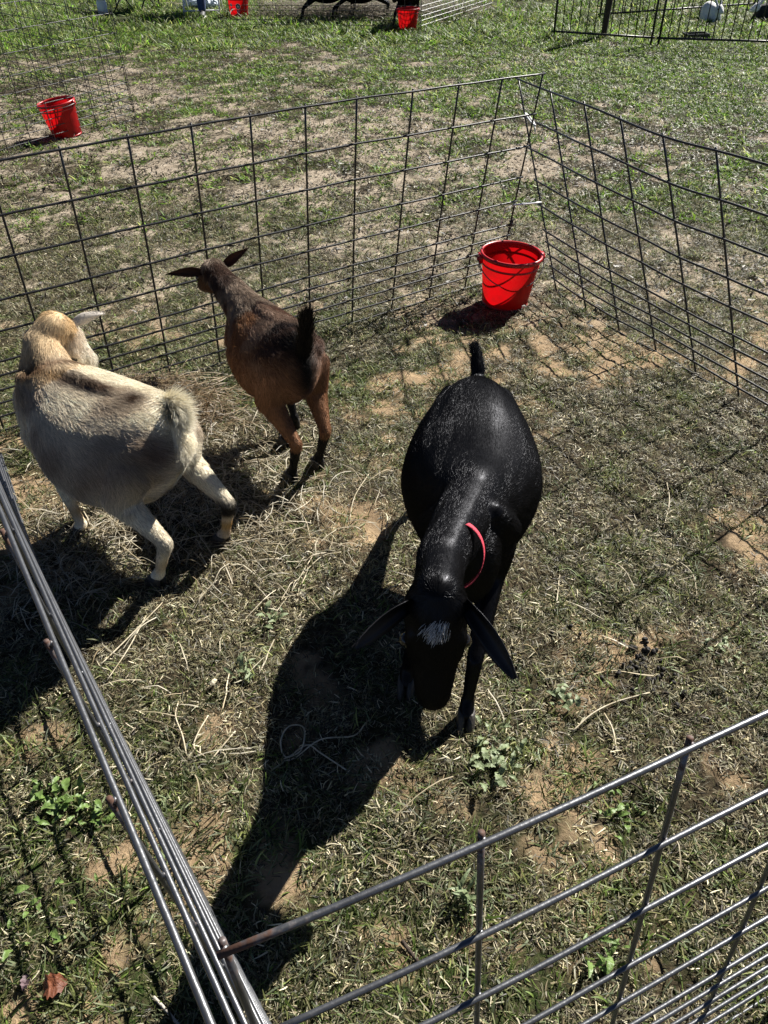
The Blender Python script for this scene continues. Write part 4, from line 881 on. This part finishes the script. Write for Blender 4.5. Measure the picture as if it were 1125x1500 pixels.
# ties at the far corner of the pen
eA = bA[-1] + (tA[-1] - bA[-1]) * .83; eB = bB[0] + (tB[0] - bB[0]) * .80
tie((eA + eB) / 2, max(.045, np.linalg.norm((eA - eB)[:2]) + .015), math.atan2(*(eA - eB)[[1, 0]]), 'upper white zip tie joining the two wire panels at the pen corner', .03)
eA = bA[-1] + (tA[-1] - bA[-1]) * .42; eB = bB[0] + (tB[0] - bB[0]) * .42
tie((eA + eB) / 2, max(.045, np.linalg.norm((eA - eB)[:2]) + .015), math.atan2(*(eA - eB)[[1, 0]]), 'lower white zip tie joining the two wire panels above the bucket', .08)
c = bA[-1] + (tA[-1] - bA[-1]) * .30; rg = np.random.default_rng(8); v, f = tube(crom(c + rg.normal(0, 1, (16, 3)) * np.array([.009, .009, .018]), 4), .0022, 5); o = mk('twine_knot', v, f, M['twine']); tag(o, 'dark knot of twine tied to the end of the far wire panel', 'twine')

# ------------------------------------------------------------------ far side of the field
def copy_goat(src, label, loc, rz, k=1.0):
    r = src.copy(); COL.objects.link(r); r.location = loc; r.rotation_euler = (0, 0, rz); r.scale = (k, k, k); r['label'] = label; r['group'] = 'goats in the far pen'
    for ch in src.children:
        if ch.name.startswith(('collar', 'forehead')): continue
        c = ch.copy(); COL.objects.link(c); c.parent = r
    return r
copy_goat(bg_root, 'black goat in the far pen standing over the red bucket', (.42, 11.62, 0), R(-6))
copy_goat(bg_root, 'black goat standing side on in the far pen in front of hay', (-.18, 12.15, 0), R(-75))
copy_goat(bg_root, 'black goat added to cast shade at the far hay, farthest from the far red bucket', (-.62, 12.22, 0), R(-60))  # extra goat added to widen the cast shadow by the hay
def picket(label, a, b, h=.78, step=.088, mpost=.013):
    a, b = np.array(a, float), np.array(b, float); root = empty('picket_panel', ((a + b) / 2).tolist()); base = (a + b) / 2; tag(root, label, 'fence panel', 'black metal picket panels')
    L_ = np.linalg.norm(b - a); u = (b - a) / L_; U3 = np.array([u[0], u[1], 0])
    for z in (.075, h): v, f = tube([a - U3 * .03 + (0, 0, z), b + U3 * .03 + (0, 0, z)], .011, 8); mk('rail', v, f, M['black_metal'], root, off=base)
    for p in (a, b): v, f = tube([p + (0, 0, -.05), p + (0, 0, h * .5), p + (0, 0, h + .02)], mpost, 8); mk('post', v, f, M['black_metal'], root, off=base)
    n = int(L_ / step); me = None
    for i in range(1, n):
        p = a + (b - a) * i / n
        if me is None: v, f = tube([(0, 0, .07), (0, 0, h * .5), (0, 0, h)], .0055, 6); o = mk('picket', v, f, M['black_metal'], root); me = o.data
        else: o = bpy.data.objects.new('picket', me); COL.objects.link(o); o.parent = root
        o.location = p - base
picket('black picket panel with its post nearest the middle of the picture', (2.06, 10.34, 0), (3.03, 9.78, 0))
picket('black picket panel in front of the white rabbits', (3.10, 9.74, 0), (4.75, 9.22, 0))
picket('black picket panel behind the white rabbits', (2.9, 11.7, 0), (5.2, 12.5, 0))
def rabbit(label, loc, rz, mb_, mh):
    root = empty('rabbit', loc, rz); root.scale = (1.2, 1.2, 1.2); tag(root, label, 'rabbit', 'rabbits behind the picket panels'); H = [[ell((-.07, 0, .095), (.085, .075, .09)), ell((.05, 0, .085), (.075, .062, .075))], [ell((-.14, 0, .07), (.03, .03, .03)), ell((-.10, 0, .08), (.05, .05, .05))]]
    for q in (1, -1): H += [[ell((-.06, .06 * q, .05), (.06, .025, .05)), ell((.0, .065 * q, .02), (.05, .018, .018))], [ell((.09, .035 * q, .06), .022), ell((.115, .035 * q, .012), (.025, .013, .012))]]
    V, F = blob('rabbit', H, .010, 5); mk('body', V, F, M[mb_], root)
    Hh = [[ell((.115, 0, .125), (.045, .04, .042)), ell((.165, 0, .105), (.022, .022, .022))], [ell((.06, 0, .10), .04), ell((.11, 0, .12), .036)]]
    for q in (1, -1): Hh.append([ell((.10, .02 * q, .155), (.016, .010, .012)), ell((.055, .035 * q, .215), (.014, .009, .018))])
    V, F = blob('rabbit', Hh, .007, 4); mk('head', V, F, M[mh], root)
    for q in (1, -1): mk('eye', ell((.138, .034 * q, .130), .006), [tuple(v.index for v in p.verts) for p in ICOF], M['eye'], root)
rabbit('plump white rabbit behind the black picket panel', (4.25, 11.45, 0), R(-75), 'rabbit', 'rabbit')
rabbit('black and white rabbit at the right edge behind the pickets', (4.92, 11.42, 0), R(185), 'rabbit_black', 'rabbit')
o = MB().box((0, 0, .012), (.26, .17, .02), .1).box((0, .08, .03), (.26, .012, .05), .1).box((0, -.08, .03), (.26, .012, .05), .1).box((-.125, 0, .03), (.012, .15, .05), .1).box((.125, 0, .03), (.012, .15, .05), .1).obj('feed_tray', M['wire_backlit'], smooth=False); o.location = (3.66, 10.2, 0); tag(o, 'low dark feed tray inside the picket panels', 'tray')
v, f = tube(crom([(2.64, 10.36, -.05), (2.655, 10.38, .3), (2.69, 10.40, .7), (2.72, 10.42, 1.1)], 5), np.linspace(.032, .05, 16), 10); o = mk('dark_upright', v, f, M['bark']); tag(o, 'dark unidentified upright standing just behind the picket panel', 'post')  # post shape standing in for an unidentified dark upright
# seated person, chairs, bag, jar
def person():
    px_, py_ = -2.50, 13.08; root = empty('person', (px_, py_, 0), R(4)); tag(root, 'seated person in blue jeans and dark shoes at the top edge', 'person')
    H = [[ell((0, .0, .98), (.17, .10, .06)), ell((0, .02, .60), (.15, .11, .08))], [ell((0, .0, 1.0), .06), ell((0, -.02, 1.12), .055)], [ell((0, -.03, 1.22), (.075, .095, .115)), ell((0, -.05, 1.14), (.05, .06, .05))], [ell((0, -.125, 1.20), (.012, .02, .02)), ell((0, -.11, 1.24), (.01, .012, .02))]]
    for q in (1, -1):
        H += [[ell((.19 * q, .0, .97), .055), ell((.25 * q, -.02, .72), .042)], [ell((.25 * q, -.02, .72), .04), ell((.13 * q, -.24, .62), .03)], [ell((.13 * q, -.25, .62), (.03, .035, .018)), ell((.10 * q, -.32, .61), (.034, .03, .016))], [ell((.075 * q, -.27, .625), .011), ell((.05 * q, -.31, .62), .009)], [ell((.08 * q, -.02, 1.215), (.01, .02, .03)), ell((.075 * q, -.02, 1.215), (.01, .02, .03))]]
        for i, (dx, L_) in enumerate(((-.026, .055), (-.009, .065), (.009, .06), (.026, .048))): H.append([ell((.10 * q + dx, -.34, .61), .009), ell((.10 * q + dx * 1.2, -.34 - L_, .60), .0075)])
    H += [[ell((0, .02, .52), (.16, .12, .09)), ell((0, .0, .62), (.14, .10, .06))]]
    V, F = blob('person', H, .011, 4); mk('body', V, F, M['skin'], root)
    HT = [[ell((0, .02, .52), (.175, .135, .09)), ell((0, .02, .60), (.16, .12, .05))], [ell((.09, .0, .50), .092), ell((.075, -.40, .51), .072)], [ell((.075, -.40, .50), .070), ell((.07, -.40, .11), .058)], [ell((-.09, .0, .52), .09), ell((-.01, -.38, .62), .07)], [ell((-.01, -.38, .62), .066), ell((.30, -.46, .54), .05)]]
    V, F = blob('person', HT, .014, 4); mk('trousers', V, F, M['denim'], root)
    HS = [[ell((0, .0, .99), (.185, .112, .06)), ell((0, .02, .60), (.168, .13, .08))]]
    for q in (1, -1): HS.append([ell((.19 * q, .0, .97), .068), ell((.245 * q, -.02, .74), .054)])
    V, F = blob('person', HS, .014, 4); mk('shirt', V, F, M['shirt'], root)
    V, F = blob('person', [[ell((0, .0, 1.26), (.085, .105, .095)), ell((0, .03, 1.20), (.08, .08, .08))]], .012, 3); mk('hair', V, F, M['hair'], root)
    for c, d_ in (((.07, -.40, .0), (0, -1)), ((.33, -.47, .50), (.6, -.8))):
        c = np.array(c); d3 = np.array([d_[0], d_[1], 0]); V, F = blob('person', [[ell(c + (0, 0, .055), (.042, .05, .045)), ell(c + d3 * .13 + (0, 0, .038), (.042, .045, .03))]], .010, 3); s_ = mk('shoe', V, F, M['shoe'], root)
        mk('sole', np.concatenate([ell(c + d3 * .06 + (0, 0, .014), (.05, .125, .014) if d_[0] == 0 else (.09, .10, .014))]), [tuple(v.index for v in p.verts) for p in ICOF], M['sole'], s_)
person()
def tubes(name, label, cat, loc, rz, parts, m_, group=None):
    root = empty(name, loc, rz); tag(root, label, cat, group)
    for pn, path, r_ in parts: v, f = tube(path, r_, 8); mk(pn, v, f, M[m_], root)
    return root
ch = tubes('folding_chair', 'white framed folding chair under the seated person', 'chair', (-2.47, 13.08, 0), R(4), [('leg', [(-.24, -.22, 0), (-.23, .0, .42)], .012), ('leg', [(.26, -.22, 0), (.25, .0, .42)], .012), ('leg', [(-.24, .30, 0), (-.23, -.15, .44)], .012), ('leg', [(.26, .30, 0), (.25, -.15, .44)], .012), ('cross_bar', [(-.24, -.19, .06), (.26, -.19, .06)], .010), ('back_post', [(-.23, .2, .44), (-.23, .3, .9)], .012), ('back_post', [(.25, .2, .44), (.25, .3, .9)], .012)], 'white_paint')
mb = MB().box((.01, .0, .425), (.46, .42, .02)); mb.obj('seat', M['white_paint'], ch, smooth=False); MB().box((.01, .275, .78), (.46, .02, .2)).obj('backrest', M['white_paint'], ch, smooth=False)
tubes('camp_chair', 'black folding camp chair with splayed legs at the top left', 'chair', (-3.55, 13.55, 0), R(10), [('leg', [(-.30, -.26, 0), (.02, -.22, .45)], .010), ('leg', [(.02, -.26, 0), (-.28, -.22, .45)], .010), ('leg', [(.08, -.26, 0), (.34, -.22, .45)], .010), ('leg', [(.36, -.26, 0), (.06, -.22, .45)], .010), ('leg', [(-.28, .22, 0), (-.28, .24, .85)], .010), ('leg', [(.34, .22, 0), (.34, .24, .85)], .010)], 'black_metal')
root = bpy.data.objects[[o.name for o in bpy.data.objects if o.name.startswith('camp_chair')][0]]
MB().box((.03, .0, .44), (.62, .5, .02)).obj('seat', M['black_metal'], root, smooth=False); MB().box((.03, .25, .66), (.60, .02, .38)).obj('backrest', M['black_metal'], root, smooth=False)
rg = np.random.default_rng(4); V, F = blob('bag', [[ell((0, 0, .09), (.24, .14, .085)), ell((.16, .02, .07), (.13, .12, .07))], [ell((-.12, 0, .13), (.10, .09, .08)), ell((-.05, 0, .1), (.1, .09, .08))]], .012, 2); V = V + (np.stack([nz3(V, 22, 1), nz3(V, 22, 5), nz3(V, 22, 9)], 1) - .5) * .06
o = mk('bag', V, F, M['white_cloth']); o.location = (-2.62, 13.62, 0); tag(o, 'crumpled bluish white bag behind the chair legs', 'bag')
o = MB().lathe([(.001, 0), (.065, 0), (.07, .01), (.07, .15), (.06, .165), (.06, .17), (.066, .172), (.066, .20), (.001, .202)], 24).obj('jar', M['white_paint']); o.location = (-3.93, 13.2, 0); tag(o, 'small white jar on the grass beside the black chair legs', 'jar')
